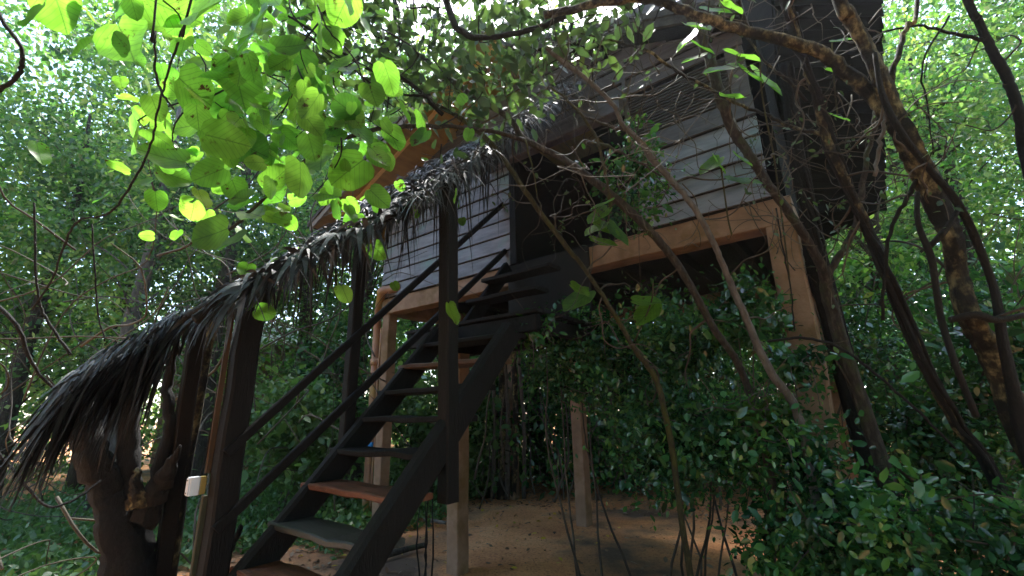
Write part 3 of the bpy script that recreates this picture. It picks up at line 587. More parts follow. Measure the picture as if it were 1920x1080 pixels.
tree('crooked_tree', [(1465, -30, 2.5, .02), (1485, 30, 2.5, .024), (1500, 90, 2.5, .024), (1515, 145, 2.45, .022), (1535, 205, 2.45, .024), (1548, 255, 2.45, .028), (1572, 310, 2.4, .028), (1600, 370, 2.4, .028), (1635, 440, 2.4, .028), (1668, 520, 2.35, .028), (1700, 600, 2.35, .028), (1735, 690, 2.3, .028), (1790, 790, 2.3, .03), (1860, 890, 2.25, .032)],
     'knotty brown trunk slanting down from top to the lower right corner', 'tree', 'bark_yellow',
     branches=[[(1085, 62, 2.9, .007), (1161, 80, 2.85, .009), (1215, 97, 2.8, .011), (1261, 128, 2.8, .012), (1310, 156, 2.75, .013), (1378, 193, 2.7, .013), (1440, 218, 2.6, .014), (1490, 240, 2.55, .015), (1548, 252, 2.45, .017)],
               [(1400, 70, 2.6, .008), (1440, 120, 2.55, .010), (1475, 150, 2.5, .012), (1512, 190, 2.48, .012)]], strands=3, lean=(.1, 0))
tree('twisted_tree', [(1560, -40, 2.3, .04), (1590, 25, 2.3, .044), (1622, 85, 2.3, .046), (1650, 145, 2.25, .05), (1668, 200, 2.25, .06), (1700, 262, 2.2, .065), (1733, 325, 2.2, .06), (1758, 390, 2.2, .06), (1785, 450, 2.15, .06), (1797, 520, 2.15, .06), (1815, 585, 2.1, .06), (1850, 650, 2.1, .06), (1880, 720, 2.1, .06), (1915, 800, 2.05, .065)],
     'big twisted trunk with yellow brown bark strangled by black vines at the right edge', 'tree', 'bark_yellow',
     branches=[[(1020, 28, 2.6, .03), (1110, 8, 2.6, .034), (1200, -2, 2.6, .036), (1260, 10, 2.55, .036), (1330, 38, 2.5, .036), (1400, 58, 2.5, .038), (1480, 78, 2.45, .04), (1545, 102, 2.4, .042), (1600, 145, 2.35, .045), (1640, 185, 2.3, .05), (1672, 225, 2.25, .05)],
               [(1720, -20, 2.4, .014), (1700, 45, 2.35, .016), (1685, 100, 2.3, .018), (1668, 160, 2.28, .02), (1665, 200, 2.25, .024)],
               ([(1640, 330, 2.2, .012), (1648, 280, 2.22, .012), (1655, 240, 2.23, .012), (1660, 200, 2.25, .013)], 'bark_pale'),
               ([(1655, 600, 2.35, .01), (1660, 520, 2.3, .011), (1668, 440, 2.28, .012), (1695, 380, 2.25, .014), (1722, 335, 2.2, .016)], 'bark_dark')], rough=.25, lean=(.2, 0))
P, R = px([(1640, 100, 2.18, .014), (1655, 180, 2.14, .018), (1690, 250, 2.1, .02), (1745, 320, 2.08, .018), (1790, 372, 2.06, .02), (1822, 430, 2.05, .02), (1850, 500, 2.05, .02), (1868, 560, 2.03, .024), (1880, 640, 2.0, .03), (1900, 730, 1.98, .034), (1925, 830, 1.95, .04)])
P, R = down_to_ground(P, R)
vt = thing('strangler_vine', P[-1], 'thick black vine looped round the big twisted trunk on the right', 'vine'); mb = MB(); mb.tube(P, R, 10, .2, 6); mb.build('main_stem', MT['bark_dark'], vt, True)
for br in ([(1720, 360, 2.12, .014), (1722, 420, 2.08, .016), (1745, 480, 2.06, .02), (1755, 540, 2.05, .018), (1765, 600, 2.05, .02), (1790, 680, 2.0, .02), (1830, 780, 2.0, .02)],
           [(1735, 470, 2.08, .014), (1765, 440, 2.04, .02), (1790, 405, 2.04, .016), (1800, 380, 2.06, .012)],
           [(1780, 600, 2.02, .02), (1830, 590, 1.98, .022), (1870, 600, 1.98, .02), (1925, 590, 1.98, .016)]):
    mb = MB(); a, b_ = px(br); mb.tube(a, b_, 9, .2, 5); mb.build('side_stem', MT['bark_dark'], vt, True)
tree('forest_tree', [(1800, -30, 3.2, .03), (1835, 40, 3.2, .034), (1862, 95, 3.2, .038), (1890, 150, 3.2, .042), (1912, 220, 3.2, .045), (1935, 330, 3.2, .05)],
     'black trunk leaning at the upper right edge of the picture', 'tree', 'bark_dark', branches=[[(1655, 60, 3.2, .01), (1720, 48, 3.2, .012), (1780, 60, 3.2, .014), (1850, 75, 3.2, .018)], [(1780, 30, 3.1, .01), (1730, 120, 3.1, .009), (1740, 200, 3.1, .008), (1750, 290, 3.1, .006)]])
# gnarled dead tree at the lower left
t = thing('gnarled_tree', at(210, 1100, 2.9)*[1, 1, 0], 'gnarled dead tree with a broken hollow fork under the low end of the awning', 'tree')
def part_tube(t, name, path, mat, rough=.2, n=12, ground=False):
    a, b_ = px(path)
    if ground: a, b_ = down_to_ground(a, b_)
    mb = MB(); mb.tube(a, b_, n, rough, 6, wob=.006); return mb.build(name, MT[mat], t, True)
part_tube(t, 'trunk', [(150, 740, 2.75, 0.063), (160, 800, 2.75, 0.084), (178, 860, 2.75, 0.098), (205, 920, 2.8, 0.126), (225, 990, 2.8, 0.182), (240, 1060, 2.8, 0.210)], 'bark_dark', .25, 16, True)
part_tube(t, 'limb', [(250, 640, 2.9, 0.049), (248, 720, 2.9, 0.056), (238, 800, 2.88, 0.070), (240, 880, 2.86, 0.077), (245, 960, 2.84, 0.112)], 'bark_dark', .25)
part_tube(t, 'limb', [(338, 835, 2.8, 0.008), (312, 890, 2.8, 0.063), (290, 930, 2.8, 0.084), (268, 980, 2.8, 0.112)], 'bark_dark', .3)
part_tube(t, 'limb', [(330, 640, 3.0, 0.028), (315, 720, 3.0, 0.042), (320, 800, 2.95, 0.049), (300, 880, 2.9, 0.063), (275, 960, 2.85, 0.084)], 'bark_dark', .2)
part_tube(t, 'broken_stub', [(253, 880, 2.74, 0.028), (256, 915, 2.74, 0.049), (258, 950, 2.76, 0.070)], 'bark_yellow', .5, 14)
t = thing('dead_stub', at(420, 1040, 2.8)*[1, 1, 0], 'short black dead stub sticking up between the near post and the stairs', 'stump')
part_tube(t, 'stub', [(452, 985, 2.72, .012), (447, 1000, 2.72, .024), (430, 1030, 2.74, .032), (412, 1075, 2.76, .036), (400, 1110, 2.8, .04)], 'bark_dark', .3, 10, True)

# vines of the upper left
for path, lab in (([(293, -20, 1.7, .006), (292, 60, 1.7, .006), (290, 115, 1.7, .006), (299, 165, 1.7, .006), (326, 205, 1.7, .005)], 'straight thin vine hanging from the top edge at upper left'),
                  ([(364, -20, 1.75, .006), (345, 50, 1.75, .006), (320, 120, 1.75, .006), (300, 190, 1.76, .006), (286, 260, 1.8, .006), (258, 325, 1.85, .006), (222, 382, 1.9, .006), (190, 405, 1.95, .006), (150, 412, 2.0, .006), (128, 440, 2.1, .006), (100, 520, 2.3, .006), (60, 580, 2.5, .006)], 'long curving vine that crosses the first one and sweeps down left'),
                  ([(-20, 0, 1.8, .008), (10, 45, 1.8, .01), (38, 85, 1.8, .010), (42, 118, 1.8, .011), (25, 150, 1.8, .011), (-20, 178, 1.8, .012)], 'dark elbow-shaped vine at the left edge'),
                  ([(64, 380, 2.6, .008), (66, 470, 2.6, .009), (72, 560, 2.6, .009), (95, 610, 2.6, .010), (132, 665, 2.6, .011)], 'hooked vine curling down to the top of the awning skirt'),
                  ([(172, 420, 2.5, .006), (178, 500, 2.5, .006), (182, 575, 2.5, .006), (196, 640, 2.5, .005)], 'short upright vine just above the awning'),
                  ([(-20, 560, 2.4, .014), (30, 610, 2.4, .014), (60, 680, 2.45, .012), (110, 740, 2.5, .010)], 'thick dark stem slanting behind the awning skirt'),
                  ([(-20, 830, 2.3, .01), (40, 900, 2.3, .009), (90, 950, 2.3, .008), (150, 930, 2.4, .008), (190, 900, 2.5, .008)], 'sagging dark vine under the awning skirt'),
                  ([(1440, 640, 2.6, .010), (1500, 634, 2.5, .011), (1570, 650, 2.4, .011), (1640, 700, 2.3, .010), (1720, 770, 2.2, .009), (1790, 840, 2.2, .008)], 'long bare twig arching over the shrubs at lower right'),
                  ([(830, -20, 3.0, .03), (870, 60, 3.0, .03), (920, 70, 3.0, .028), (1000, 55, 2.9, .026), (1060, 30, 2.8, .024)], 'shadowy bough across the top centre of the picture'),
                  ([(560, 60, 2.6, .006), (640, 110, 2.6, .008), (700, 160, 2.7, .008), (760, 178, 2.8, .010), (805, 178, 2.9, .012)], 'fine branch sweeping among the lime leaves'),
                  ([(540, 30, 2.4, .008), (620, 80, 2.5, .012), (690, 130, 2.7, .014), (760, 150, 2.9, .018), (830, 215, 3.1, .02)], 'dark straight branch pointing down to the awning from upper left'),
                  ([(595, 10, 1.9, .005), (618, 60, 1.9, .005), (660, 105, 2.0, .005), (690, 170, 2.1, .005)], 'wiry shoot beside the brightest leaves'),
                  ([(1455, 390, 2.6, .006), (1470, 480, 2.6, .006), (1483, 540, 2.6, .006), (1490, 620, 2.6, .006)], 'thin shoot hanging in front of the right stilt')):
    a, b_ = px_up(path); t = thing('vine', a[0], lab, 'vine'); mb = MB(); mb.tube(a, b_, 7, .1, 6, wob=.002); mb.build('stem', MT['bark_dark'], t, True)

# ---------------------------------------------------------------- lime leaved shrub close at the upper left
t = thing('broadleaf_branch', at(500, 250, 2.3), 'bough of big round lime green leaves lit from behind at upper left', 'branch')
SP = [(110, 20, 110), (235, 80, 130), (240, 15, 90), (330, 20, 110), (390, 10, 120), (425, 118, 120), (470, 55, 110), (480, 0, 90), (370, 175, 105), (425, 210, 90), (450, 160, 110), (255, 240, 105), (350, 235, 75), (300, 290, 90), (430, 265, 90),
      (520, 90, 70), (540, 180, 65), (500, 235, 80), (475, 280, 90), (560, 130, 80), (600, 60, 90), (600, 240, 80), (645, 200, 70), (640, 120, 85), (690, 60, 60), (700, 180, 60), (740, 262, 60), (715, 285, 65), (650, 325, 95), (600, 300, 80), (560, 340, 90), (680, 250, 60),
      (520, 330, 70), (360, 395, 60), (390, 440, 90), (430, 455, 80), (480, 400, 90), (520, 370, 65), (450, 370, 60), (620, 365, 60), (550, 265, 70), (330, 330, 70), (580, 200, 70), (470, 130, 60), (340, 90, 60), (150, 90, 80), (60, 30, 80), (640, 20, 80), (550, 30, 80)]
C = []; D = []; L = []; N = []
for (x, y, s) in SP:
    d = rng.uniform(1.6, 2.7); Ln = s/FPX*d*.85
    dr = unit(AX[0]*rng.normal(0, 1.1)-AX[1]*rng.normal(.6, .6)+AX[2]*rng.normal(0, .5))
    C.append(at(x, y, d)-dr*Ln*.5); D.append(dr); L.append(Ln); N.append(unit(-AX[2]*rng.uniform(.3, 1)+AX[1]*rng.normal(.6, .4)+AX[0]*rng.normal(0, .5)))
leaves('foliage', np.array(C), np.array(D), np.array(L), np.array(L)*.9, MT['big_leaf'], 'heart', t, N=np.array(N), smooth=True)
n_ = 330; d = rng.uniform(1.9, 3.2, n_); xs = rng.normal(520, 150, n_); ys = rng.normal(190, 130, n_)
C = np.array([at(a, b_, c_) for a, b_, c_ in zip(xs, ys, d)]); Ln = rng.uniform(.05, .15, n_)
leaves('foliage', C, unit(rng.normal(0, .8, (n_, 3))-AX[1]*.7), Ln, Ln*.85, MT['big_leaf'], 'heart', t, N=-AX[2]*.8+rng.normal(0, .6, (n_, 3))+AX[1]*.5, smooth=True)
mb = MB()
for k in range(26):
    x, y = rng.uniform(330, 760), rng.uniform(0, 380); d = rng.uniform(2, 2.7); q = [at(x, y, d)]
    for j in range(3): x += rng.normal(-10, 35); y -= rng.uniform(20, 70); q.append(at(x, y, d+rng.normal(0, .05)))
    mb.tube(q, [.002, .003, .004, .005], 5, 0, 3)
mb.build('brushwood', MT['bark_dark'], t, True)
# single broad leaves in front of the wall: seedlings on vines
for lab, pts, stem in (('climber shoot with five pale green leaves in front of the dark wing', [(1395, 105, 70, 1), (1410, 140, 60, 1), (1350, 130, 70, -1), (1440, 155, 80, 1), (1370, 180, 60, -1)], [(1425, 110), (1428, 170), (1440, 240), (1452, 300), (1465, 400), (1480, 520)]),
                       ('small three leaved shoot standing against the right clapboards', [(1330, 312, 50, -1), (1350, 310, 45, 1), (1400, 340, 70, 1), (1395, 300, 45, 1)], [(1352, 315), (1358, 360), (1365, 410), (1372, 440)]),
                       ('two lone bright leaves hanging before the dark wing', [(1567, 135, 45, 1), (1575, 220, 48, 1), (1580, 75, 36, 1)], [(1560, 80), (1562, 130), (1570, 215)]),
                       ('cluster of long drooping leaves hanging below the pale trunk', [(1120, 405, 55, -1), (1140, 430, 60, 1), (1160, 440, 60, 1), (1115, 430, 50, -1), (1135, 455, 55, 1), (1125, 385, 50, -1)], [(1150, 370), (1142, 400), (1140, 430)]),
                       ('pair of round leaves low in front of the cabin floor', [(1215, 565, 55, 1), (1210, 590, 60, -1), (1080, 565, 70, -1), (1090, 545, 45, 1)], [(1225, 530), (1220, 570), (1190, 640)]),
                       ('sprig of broad yellow green leaves at the top right', [(1310, 50, 60, 1), (1290, 75, 60, -1), (1345, 20, 60, 1), (1375, 15, 50, 1), (1300, 110, 50, -1), (1320, 90, 50, 1)], [(1330, -10), (1325, 50), (1310, 110)])):
    d0 = 2.6 if pts[0][0] > 1280 else 2.8
    t = thing('climber_shoot', at(*stem[-1], d0), lab, 'vine shoot'); C = []; D = []; L = []; N = []
    for (x, y, s, sg) in pts:
        Ln = s/FPX*d0; dr = unit(AX[0]*sg*rng.uniform(.5, 1)-AX[1]*rng.uniform(.0, .7)+AX[2]*rng.normal(0, .3)); C.append(at(x, y, d0)-dr*Ln*.5); D.append(dr); L.append(Ln); N.append(-AX[2]*.6+AX[1]*1.0+AX[0]*rng.normal(0, .3))
    leaves('foliage', np.array(C), np.array(D), np.array(L), np.array(L)*rng.uniform(.5, .8, len(L)), MT['big_leaf'], 'heart', t, N=np.array(N), smooth=True)
    mb = MB(); mb.tube([at(x, y, d0) for x, y in stem], .005, 6); mb.build('stem', MT['bark_moss'], t, True)

# ---------------------------------------------------------------- olive foliage over the top centre
t = thing('overhanging_tree', at(760, -60, 3.4), 'shaded olive green crown hanging over the cabin roof at top centre', 'tree')
K = [(560, 40, 3.0, .3), (620, 90, 3.2, .3), (700, 40, 3.2, .35), (700, 120, 3.2, .3), (780, 60, 3.4, .35), (760, 150, 3.4, .28), (850, 40, 3.5, .35), (850, 120, 3.4, .3), (900, 190, 3.3, .25), (950, 60, 3.5, .35), (940, 140, 3.3, .25), (1010, 110, 3.2, .25), (1020, 40, 3.2, .3), (1080, 60, 3.0, .22), (1150, 30, 2.9, .15), (1120, 90, 2.9, .12), (830, 190, 3.2, .22), (960, 20, 3.3, .3), (650, 20, 3.2, .3)]
C = []
for (x, y, d, r) in K:
    n_ = int(110*(r/.3)**1.3); C.append(at(x, y, d)+rng.normal(0, r*.62, (n_, 3)))
C = np.vstack(C); n_ = len(C); Ln = rng.uniform(.05, .14, n_)
leaves('foliage', C, rdir(n_, -.8), Ln, Ln*.55, MT['mid_leaf'], 'small', t, smooth=True)
mb = MB()
for k in range(60):
    x, y, d, r = K[rng.integers(len(K))]; c_ = at(x, y, d); q = [c_+rng.normal(0, r, 3)]
    for j in range(4): q.append(q[-1]+unit(rng.normal(0, 1, 3)+[0, 0, .5])*.16)
    mb.tube(q, [.002, .003, .004, .005, .006], 5, 0, 3)
mb.build('brushwood', MT['bark_dark'], t, True)
mb = MB(); a, b_ = px([(700, -200, 3.8, .06), (740, -60, 3.7, .05), (745, 40, 3.6, .04), (775, 110, 3.5, .03)]); mb.tube(a, b_, 10, .15, 5); mb.build('trunk', MT['bark_dark'], t, True)

# ---------------------------------------------------------------- shrubs
def shrub(label, x, y, d, rad, n_, ls, mat='dark_leaf', stems=4, name='shrub', ncl=40, sp=.16, bare=.35, cat='shrub', kind='small', tip=None):
    c_ = at(x, y, d); base = np.array([c_[0], c_[1], 0.])
    t = thing(name, base, label, cat)
    C, K = clumps(n_, c_, rad, ncl, sp, .2)
    C = C[C[:, 2] > .05]; n_ = len(C); Ln = np.clip(rng.lognormal(-.12, .42, n_), .35, 2.2)*ls
    leaves('foliage', C, rdir(n_, -.3), Ln, Ln*.58, MT[mat], kind, t, smooth=(kind == 'small'))
    mb = MB()
    for k in range(stems):
        e = K[rng.integers(len(K))]; s_ = base+np.array([rng.normal(0, rad[0]*.35), rng.normal(0, rad[1]*.35), -.03]); m_ = s_*.5+e*.5+rng.normal(0, .06, 3)
        mb.tube([s_, m_+rng.normal(0, .08, 3), e], [.012, .008, .003], 6, .1, 5, wob=.008)
    for k in range(max(stems, 3)*4):
        e = K[rng.integers(len(K))]; q = e+rng.normal(0, .22, 3); mb.tube([q, (q+e)/2+rng.normal(0, .03, 3), e], [.002, .003, .004], 5, 0, 3)
    mb.build('stems', MT['twig'], t, True)
    return t
shrub('glossy leaved shrub just right of the stair top under the cabin', 1090, 665, 4.3, (.55, .5, .46), 6800, .046, ncl=44, sp=.13)
shrub('glossy bush directly under the cabin front beam', 1250, 655, 4.0, (.6, .5, .55), 7200, .046, ncl=46, sp=.13)
shrub('dense dark bush in front of the middle of the sandy yard', 1290, 840, 3.5, (.5, .45, .36), 7000, .048, ncl=44, sp=.13)
shrub('dark bush with pale lime tips beside the right stilt', 1420, 820, 2.9, (.3, .3, .26), 4000, .046, ncl=30, sp=.12)
shrub('broad dark bush filling the bottom right of the yard', 1580, 1010, 2.5, (.5, .4, .3), 7000, .046, ncl=46, sp=.12)
shrub('low large leaved bush in the bottom right corner', 1800, 1020, 2.0, (.4, .3, .2), 2600, .05, ncl=36, sp=.12)
shrub('shrub of small leaves behind the right stilt', 1680, 680, 4.6, (.7, .5, .7), 6500, .05, ncl=60, sp=.15)
shrub('shadowy shrub between the stilt and the twisted trunk', 1760, 840, 3.1, (.42, .4, .42), 4600, .05, ncl=46, sp=.15)
shrub('leafy sapling at the right edge behind the black vine', 1870, 700, 2.9, (.4, .4, .55), 3600, .055, ncl=44, sp=.15)
shrub('sprig of bushy leaves on the right stringer at the stair top', 1000, 615, 3.6, (.16, .12, .1), 420, .06, ncl=14, sp=.06, stems=0, name='twig_cluster', cat='sprig')
shrub('small leaved climber hanging across the porch opening', 1190, 330, 3.2, (.28, .2, .42), 1500, .045, ncl=30, sp=.07, stems=0, name='climber', cat='climber')
shrub('low dark shrub behind the rear stilt', 1170, 850, 8.6, (.9, .5, .5), 6500, .065, ncl=60, sp=.16)
shrub('wide shrub left of the slender stems beyond the yard', 820, 800, 8.2, (1.3, .8, 1.2), 5200, .11, 'cover_leaf', ncl=60, sp=.22)
shrub('pale green bush behind the pipes and far left stilt', 620, 760, 8.5, (1.2, .8, 1.1), 5200, .11, 'far_leaf', ncl=60, sp=.25)
shrub('bright bush between the near posts beyond the stairs', 540, 800, 6.6, (.8, .6, .8), 4200, .10, 'cover_leaf', ncl=50, sp=.2)

shrub('loose sprays of leaves hanging across the lower half of the right stilt', 1500, 690, 2.85, (.2, .16, .14), 420, .06, ncl=12, sp=.07, stems=1)
shrub('sprigs of small lime green leaves at the top of the dark bush', 1430, 770, 2.7, (.16, .12, .06), 130, .06, 'big_leaf', ncl=10, sp=.05, stems=0, name='sprig', cat='sprig')
shrub('patch of leaves rising before the orange beam between two leaning trunks', 1385, 590, 3.4, (.36, .2, .28), 1900, .055, ncl=20, sp=.09, stems=2)
# slender stems standing together beyond the rear of the cabin
for k, (x0_, x1_, y1_, d, r, lab) in enumerate(((922, 930, 600, 8.0, .03, 'leftmost slim stem of the clump beyond the cabin'), (938, 944, 560, 7.8, .05, 'thickest stem of the clump beyond the cabin'), (950, 948, 580, 7.9, .035, 'brown stem just right of the thickest one in the clump'), (962, 968, 570, 7.7, .04, 'dark bent stem at the right of the clump'), (982, 975, 600, 8.3, .025, 'thin stem standing apart right of the clump'))):
    b0 = gnd(x0_, 930); sc_ = (b0-CAM)@AX[2]
    top = at(x1_, y1_, sc_); t = thing('slender_stem', b0, lab, 'sapling'); mb = MB(); mb.tube([b0-[0, 0, .1], b0*.6+top*.4+[.04, 0, 0], b0*.3+top*.7-[.03, 0, 0], top, top+[0, .1, 1.2]], [r*1.5, r*1.35, r*1.2, r, r*.8], 9, .12, 5, wob=.006); mb.build('trunk', MT['bark_yellow' if k % 2 else 'bark_pale'], t, True)
    C = top+[0, .1, 1.0]+rng.normal(0, 1, (500, 3))*[.5, .5, .6]; leaves('crown', C, rdir(500), .1, .055, MT['far_leaf'], 'small', t)

# twig seedlings in front of the centre stilt
t = thing('bare_seedling', gnd(800, 1078), 'leafless twiggy seedling standing left of the centre stilt', 'seedling')
mb = MB()
for (x0_, x1_, x2_, y2_) in ((788, 782, 786, 950), (800, 798, 805, 880), (806, 812, 808, 860), (792, 800, 796, 930)):
    a = gnd(x0_, 1120); dd = (a-CAM)@AX[2]; mb.tube([a, at(x1_, 1020, dd), at(x2_, y2_, dd)], [.008, .007, .003], 6, .1, 5, wob=.004)
mb.build('stems', MT['bark_dark'], t, True)

# ---------------------------------------------------------------- far building
hb = thing('far_hut', at(480, 700, 16), 'distant hut with a pale blue tin roof glimpsed between the posts', 'hut')
A_ = at(300, 618, 13.5); B_ = at(640, 640, 13.5); A_[2] = B_[2] = (A_[2]+B_[2])/2; dv = unit(B_-A_); nv = np.array([-dv[1], dv[0], 0])
LL = np.linalg.norm(B_-A_)
mb = MB(); z0 = A_[2]
V = [A_-[0, 0, .25], B_-[0, 0, .25], B_+nv*2.2+[0, 0, .75], A_+nv*2.2+[0, 0, .75]]; V2 = [v_-np.array([0, 0, .05]) for v_ in V]
mb.add(V+V2, [(0, 1, 2, 3), (7, 6, 5, 4), (0, 4, 5, 1), (1, 5, 6, 2), (2, 6, 7, 3), (3, 7, 4, 0)]); mb.build('roof', MT['tin'], hb)
mb = MB(); a = A_+nv*.3; mb.box((.2, .0, -a[2]), (LL-.2, 2.5, -.2), (dv, nv, (0, 0, 1)), a); mb.build('wall', MT['wall_far'], hb)

# ---------------------------------------------------------------- forest beyond
def forest_tree(label, x, d, h, cr, n_, ls, mat, bark='bark', name='forest_tree', crown_lo=.25, lean=0.):
    c_ = at(x, 700, d); base = np.array([c_[0], c_[1], 0.])
    t = thing(name, base, label, 'tree')
    top = base+np.array([lean, 0, h]); mb = MB(); r0 = .016*h+.05
    P = [base-[0, 0, .1], base*.65+top*.35+rng.normal(0, .12, 3), base*.3+top*.7+rng.normal(0, .15, 3), top]
    mb.tube(P, [r0, r0*.75, r0*.5, r0*.15], 9, .1, 5, wob=.01); mb.build('trunk', MT[bark], t, True)
    cc = base*(1-.62)+top*.62; C, K = clumps(n_, cc, (cr, cr, h*(1-crown_lo)*.5), 70, .32, .25)
    mb = MB()
    for k in range(22):
        e = K[rng.integers(len(K))]; f = np.clip((e[2]-.8)/h, .15, .9); s_ = base*(1-f)+top*f; mb.tube([s_, (s_+e)/2+[0, 0, .1], e], [.025, .016, .006], 5, .05, 3)
    mb.build('brushwood', MT[bark], t, True)
    C = C[C[:, 2] > .1]; n_ = len(C); Ln = rng.uniform(.6, 1.3, n_)*ls
    leaves('crown', C, rdir(n_, -.2), Ln, Ln*.55, MT[mat], 'tiny' if d > 9 else 'small', t)
for a in (('feathery pale tree behind the left edge vines', 40, 8.5, 8, 1.8, 9000, .11, 'far_leaf'),
          ('light green tree behind the awning skirt', 190, 10, 9, 2.0, 10000, .12, 'far_leaf_pale'),
          ('grey trunked tree seen above the awning', 235, 7.5, 7.5, 1.3, 5000, .10, 'far_leaf_pale', 'bark_pale'),
          ('bright tree behind the big lime leaves', 400, 9, 9, 2.0, 9000, .12, 'far_leaf'),
          ('whitish green tree right of the near posts', 560, 11, 10, 2.0, 9000, .12, 'far_leaf_pale'),
          ('green tree beside the left cabin corner', 680, 9.5, 8, 1.5, 7000, .11, 'far_leaf'),
          ('tree beyond the cabin seen through the stairs', 790, 12, 8, 2.0, 8000, .12, 'far_leaf'),
          ('shaded tree beyond the slender stems', 1010, 10, 7, 1.8, 8000, .11, 'dark_leaf'),
          ('dark tree behind the rear stilt', 1200, 10, 7, 2.0, 8000, .11, 'dark_leaf'),
          ('tree just right of the dark wing', 1700, 6.5, 8, 1.4, 9000, .09, 'far_leaf'),
          ('tall bright tree at the right edge', 1880, 7.5, 9, 1.7, 9000, .10, 'far_leaf_pale'),
          ('leafy tree behind the twisted trunk', 1790, 8.5, 10, 1.8, 9000, .11, 'far_leaf'),
          ('small leaved tree below the dark wing', 1600, 8, 5, 1.5, 8000, .10, 'far_leaf')):
    forest_tree(*a)
def forest(name, n_, az0, az1, r0, r1, z0, z1, ncl, sp, ls, mat, zpow=1.0):
    K = np.zeros((ncl, 3)); az = np.radians(rng.uniform(az0, az1, ncl)); r = rng.uniform(r0, r1, ncl); K[:, 0] = np.sin(az)*r; K[:, 1] = np.cos(az)*r; K[:, 2] = z0+(z1-z0)*rng.uniform(0, 1, ncl)**zpow
    i = rng.integers(0, ncl, n_); C = K[i]+rng.normal(0, sp, (n_, 3))*[1, 1, .7]; C = C[C[:, 2] > .05]; n_ = len(C); Ln = rng.uniform(.6, 1.4, n_)*ls
    o = leaves(name, C, rdir(n_, -.2), Ln, Ln*.55, MT[mat], 'tiny'); tag(o, kind='stuff'); return o
tag(forest('forest_foliage', 120000, -100, 30, 13, 20, 0, 14, 420, .62, .17, 'far_leaf', .9), 'mass of bright green forest leaves closing the view all round', 'forest')
tag(forest('forest_foliage', 90000, -100, 30, 11, 17, 0, 13, 300, .55, .14, 'far_leaf_pale', .9), 'hazy pale green forest leaves between the trees', 'forest')
tag(forest('forest_foliage', 26000, -78, -18, 11, 16, 7, 14, 170, .7, .16, 'far_leaf_pale', 1.0), 'high leaves of the forest crown above the cabin', 'forest')
tag(forest('undergrowth', 60000, -45, 30, 8.5, 13, 0, 3.0, 500, .5, .14, 'dark_leaf'), 'dark undergrowth beyond the sandy yard', 'undergrowth')
tag(forest('forest_foliage', 80000, -110, 40, 19, 26, 0, 17, 420, 1.1, .28, 'far_leaf', 1.1), 'farthest wall of forest leaves', 'forest')
tag(forest('forest_foliage', 22000, 30, 250, 4.5, 10, 0, 9, 330, .5, .34, 'dark_leaf'), 'unseen leaf mass added behind and right of the viewpoint to darken the front', 'forest')  # out of view, added to block sky light from behind
K = np.stack([rng.uniform(-2.0, 9, 260), rng.uniform(-8, 2.6, 260), rng.uniform(6.0, 8.5, 260)], 1); i_ = rng.integers(0, 260, 10000); C = K[i_]+rng.normal(0, .45, (10000, 3)); Ln = rng.uniform(.2, .45, 10000)
tag(leaves('shading_canopy', C, rdir(10000, -.2), Ln, Ln*.55, MT['far_leaf'], 'tiny'), 'unseen leaf roof added over the right of the yard for shade', 'canopy', kind='stuff')  # kept out of frame, added to block sky light from above
# bare tangle of stems at the left and between the forest trees
mb = MB()
for k in range(170):
    az = math.radians(rng.uniform(-95, -52)); r = rng.uniform(4.5, 10); q = [np.array([math.sin(az)*r, math.cos(az)*r, rng.uniform(0, 3)])]; v_ = unit(rng.normal(0, 1, 3)+[0, 0, .9])
    for j in range(6): v_ = unit(v_+rng.normal(0, .35, 3)); q.append(q[-1]+v_*rng.uniform(.2, .5))
    mb.tube(q, np.linspace(rng.uniform(.005, .013), .003, 7), 5, 0, 3)
o = mb.build('twig_tangle', MT['twig_pale'], None, True); tag(o, 'tangle of bare dry stems and creepers left of the stairs', 'twigs', kind='stuff')
mb = MB()
for k in range(130):
    az = math.radians(rng.uniform(-48, 22)); r = rng.uniform(4.5, 11); q = [np.array([math.sin(az)*r, math.cos(az)*r, rng.uniform(0, .5)])]; v_ = unit(rng.normal(0, .3, 3)+[0, 0, 1.2])
    if r < 7 and az < math.radians(-8): r += 3.2; q[0][:2] *= 1.5
    for j in range(7): v_ = unit(v_+rng.normal(0, .18, 3)+[0, 0, .1]); q.append(q[-1]+v_*rng.uniform(.25, .5))
    mb.tube(q, np.linspace(rng.uniform(.008, .022), .004, 8), 5, .05, 3)
o = mb.build('thin_stems', MT['twig'], None, True); tag(o, 'countless thin upright stems in the undergrowth', 'stems', kind='stuff')
mb = MB()
for k in range(160):     # fine creepers and twigs crossing in front of the wall and wing
    x, y, d = rng.uniform(1000, 1680), rng.uniform(-20, 420), rng.uniform(2.4, 3.3); q = [at(x, y, d)]; v_ = unit(rng.normal(0, 1, 3)-[0, 0, .8])
    for j in range(6): v_ = unit(v_+rng.normal(0, .5, 3)); q.append(q[-1]+v_*rng.uniform(.05, .16))
    mb.tube(q, np.linspace(rng.uniform(.002, .0045), .0015, 7), 4, 0, 3)
o = mb.build('creepers', MT['twig_pale'], None, True); tag(o, 'fine dry creepers strung across the cabin front', 'creepers', kind='stuff')

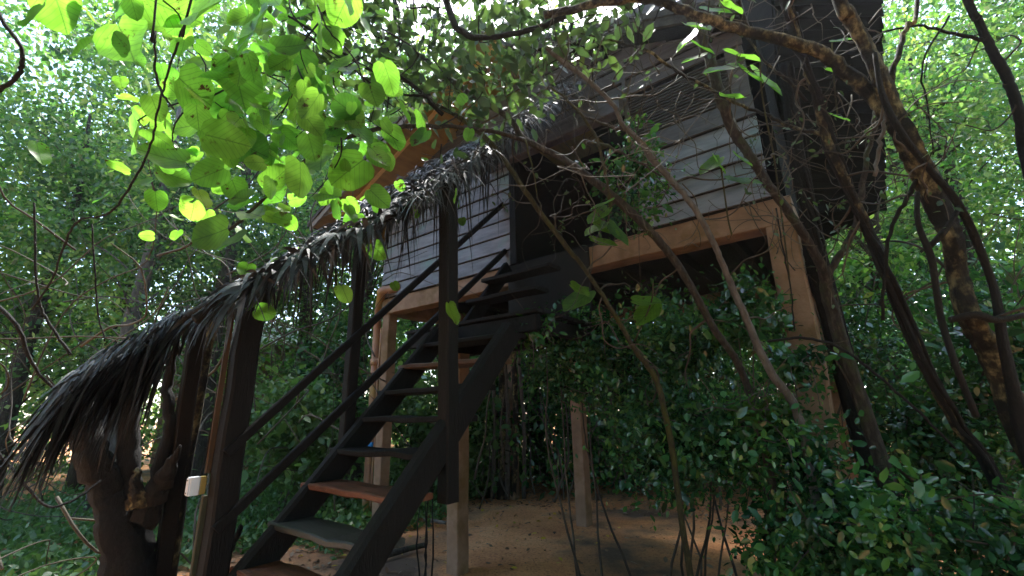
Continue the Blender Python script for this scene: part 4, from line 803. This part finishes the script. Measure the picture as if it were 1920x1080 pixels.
# ground cover, litter
def scatter_px(n_, x0_, x1_, y0_, y1_):
    P = []
    while len(P) < n_:
        q = gnd(rng.uniform(x0_, x1_), rng.uniform(y0_, y1_)); P.append(q)
    return np.array(P)
n_ = 60000; a = rng.uniform(-12, -4.3, n_); b_ = rng.uniform(-1.5, 9, n_); keep = (a < -4.75-.28*np.clip(b_-3.2, 0, 9)+.2*np.sin(b_*3)) & ((b_ > 2.9) | (a < -5.6))
C = np.stack([a, b_, gz(a, b_)+rng.uniform(0, .3, n_)*rng.uniform(.1, 1, n_)], 1)[keep]; n_ = len(C)
tag(leaves('ground_cover', C, rdir(n_, .3), rng.uniform(.05, .12, n_), rng.uniform(.03, .07, n_), MT['cover_leaf'], 'small'), 'low pale green ground cover left of the stairs', 'ground cover', kind='stuff')
n_ = 16000; a = rng.uniform(-9, 3, n_); b_ = rng.uniform(.5, 11, n_); path = np.abs(b_-(4.6+.25*(a+4)))<1.6
keep = ~(path & (a > -5) & (rng.uniform(0, 1, n_) < .9)); C = np.stack([a, b_, gz(a, b_)+rng.uniform(.004, .02, n_)], 1)[keep]; n_ = len(C)
tag(leaves('leaf_litter', C, rdir(n_)*[1, 1, .25], rng.uniform(.04, .1, n_), rng.uniform(.025, .05, n_), MT['litter'], 'small', N=rng.normal(0, .25, (n_, 3))+[0, 0, 1]), 'brown fallen leaves on the ground', 'leaf litter', kind='stuff')
n_ = 70; a = rng.uniform(-6, -2.5, n_); b_ = rng.uniform(2, 6, n_); C = np.stack([a, b_, gz(a, b_)+.02], 1)
tag(leaves('yellow_leaves', C, rdir(n_)*[1, 1, .2], .07, .045, MT['yellow_leaf'], 'small', N=rng.normal(0, .3, (n_, 3))+[0, 0, 1]), 'scattered yellow fallen leaves by the stair foot', 'fallen leaves', kind='stuff')
for (x, y, xe, ye, r, lab) in ((795, 978, 835, 984, .022, 'short grey log lying behind the centre stilt'), (715, 1050, 795, 1028, .03, 'rough dead branch lying left of the centre stilt')):
    a = gnd(x, y); b_ = gnd(xe, ye); t = thing('fallen_branch', a, lab, 'branch'); mb = MB(); mb.tube([a+[0, 0, r], (a+b_)/2+[0, 0, r*1.2], b_+[0, 0, r]], r, 8, .2, 5); mb.build('stick', MT['stone'] if 'grey' in lab else MT['bark'], t, True)

hz = bpy.data.materials.new('haze'); hz.use_nodes = True; n = hz.node_tree.nodes; l = hz.node_tree.links; n.remove(n['Principled BSDF'])
pv = n.new('ShaderNodeVolumePrincipled'); pv.inputs['Color'].default_value = (.82, .9, 1, 1); pv.inputs['Density'].default_value = .0008; pv.inputs['Anisotropy'].default_value = .5  # scattering volume added to give a veiling glow near the top
l.new(pv.outputs[0], n['Material Output'].inputs['Volume'])
mb = MB(); mb.box((-125, -65, -1.2), (125, 145, 20)); tag(mb.build('haze', hz), 'thin haze added for the bluish glow at top centre', 'haze', kind='stuff')

n_ = 2600; a = rng.uniform(-6, .5, n_); b_ = rng.uniform(1.5, 8, n_); C = np.stack([a, b_, gz(a, b_)+.002], 1)
tag(leaves('soil_crumbs', C, rdir(n_), rng.uniform(.006, .03, n_), rng.uniform(.006, .02, n_), MT['litter'], 'small'), 'crumbs of bark and soil scattered on the yard', 'debris', kind='stuff')
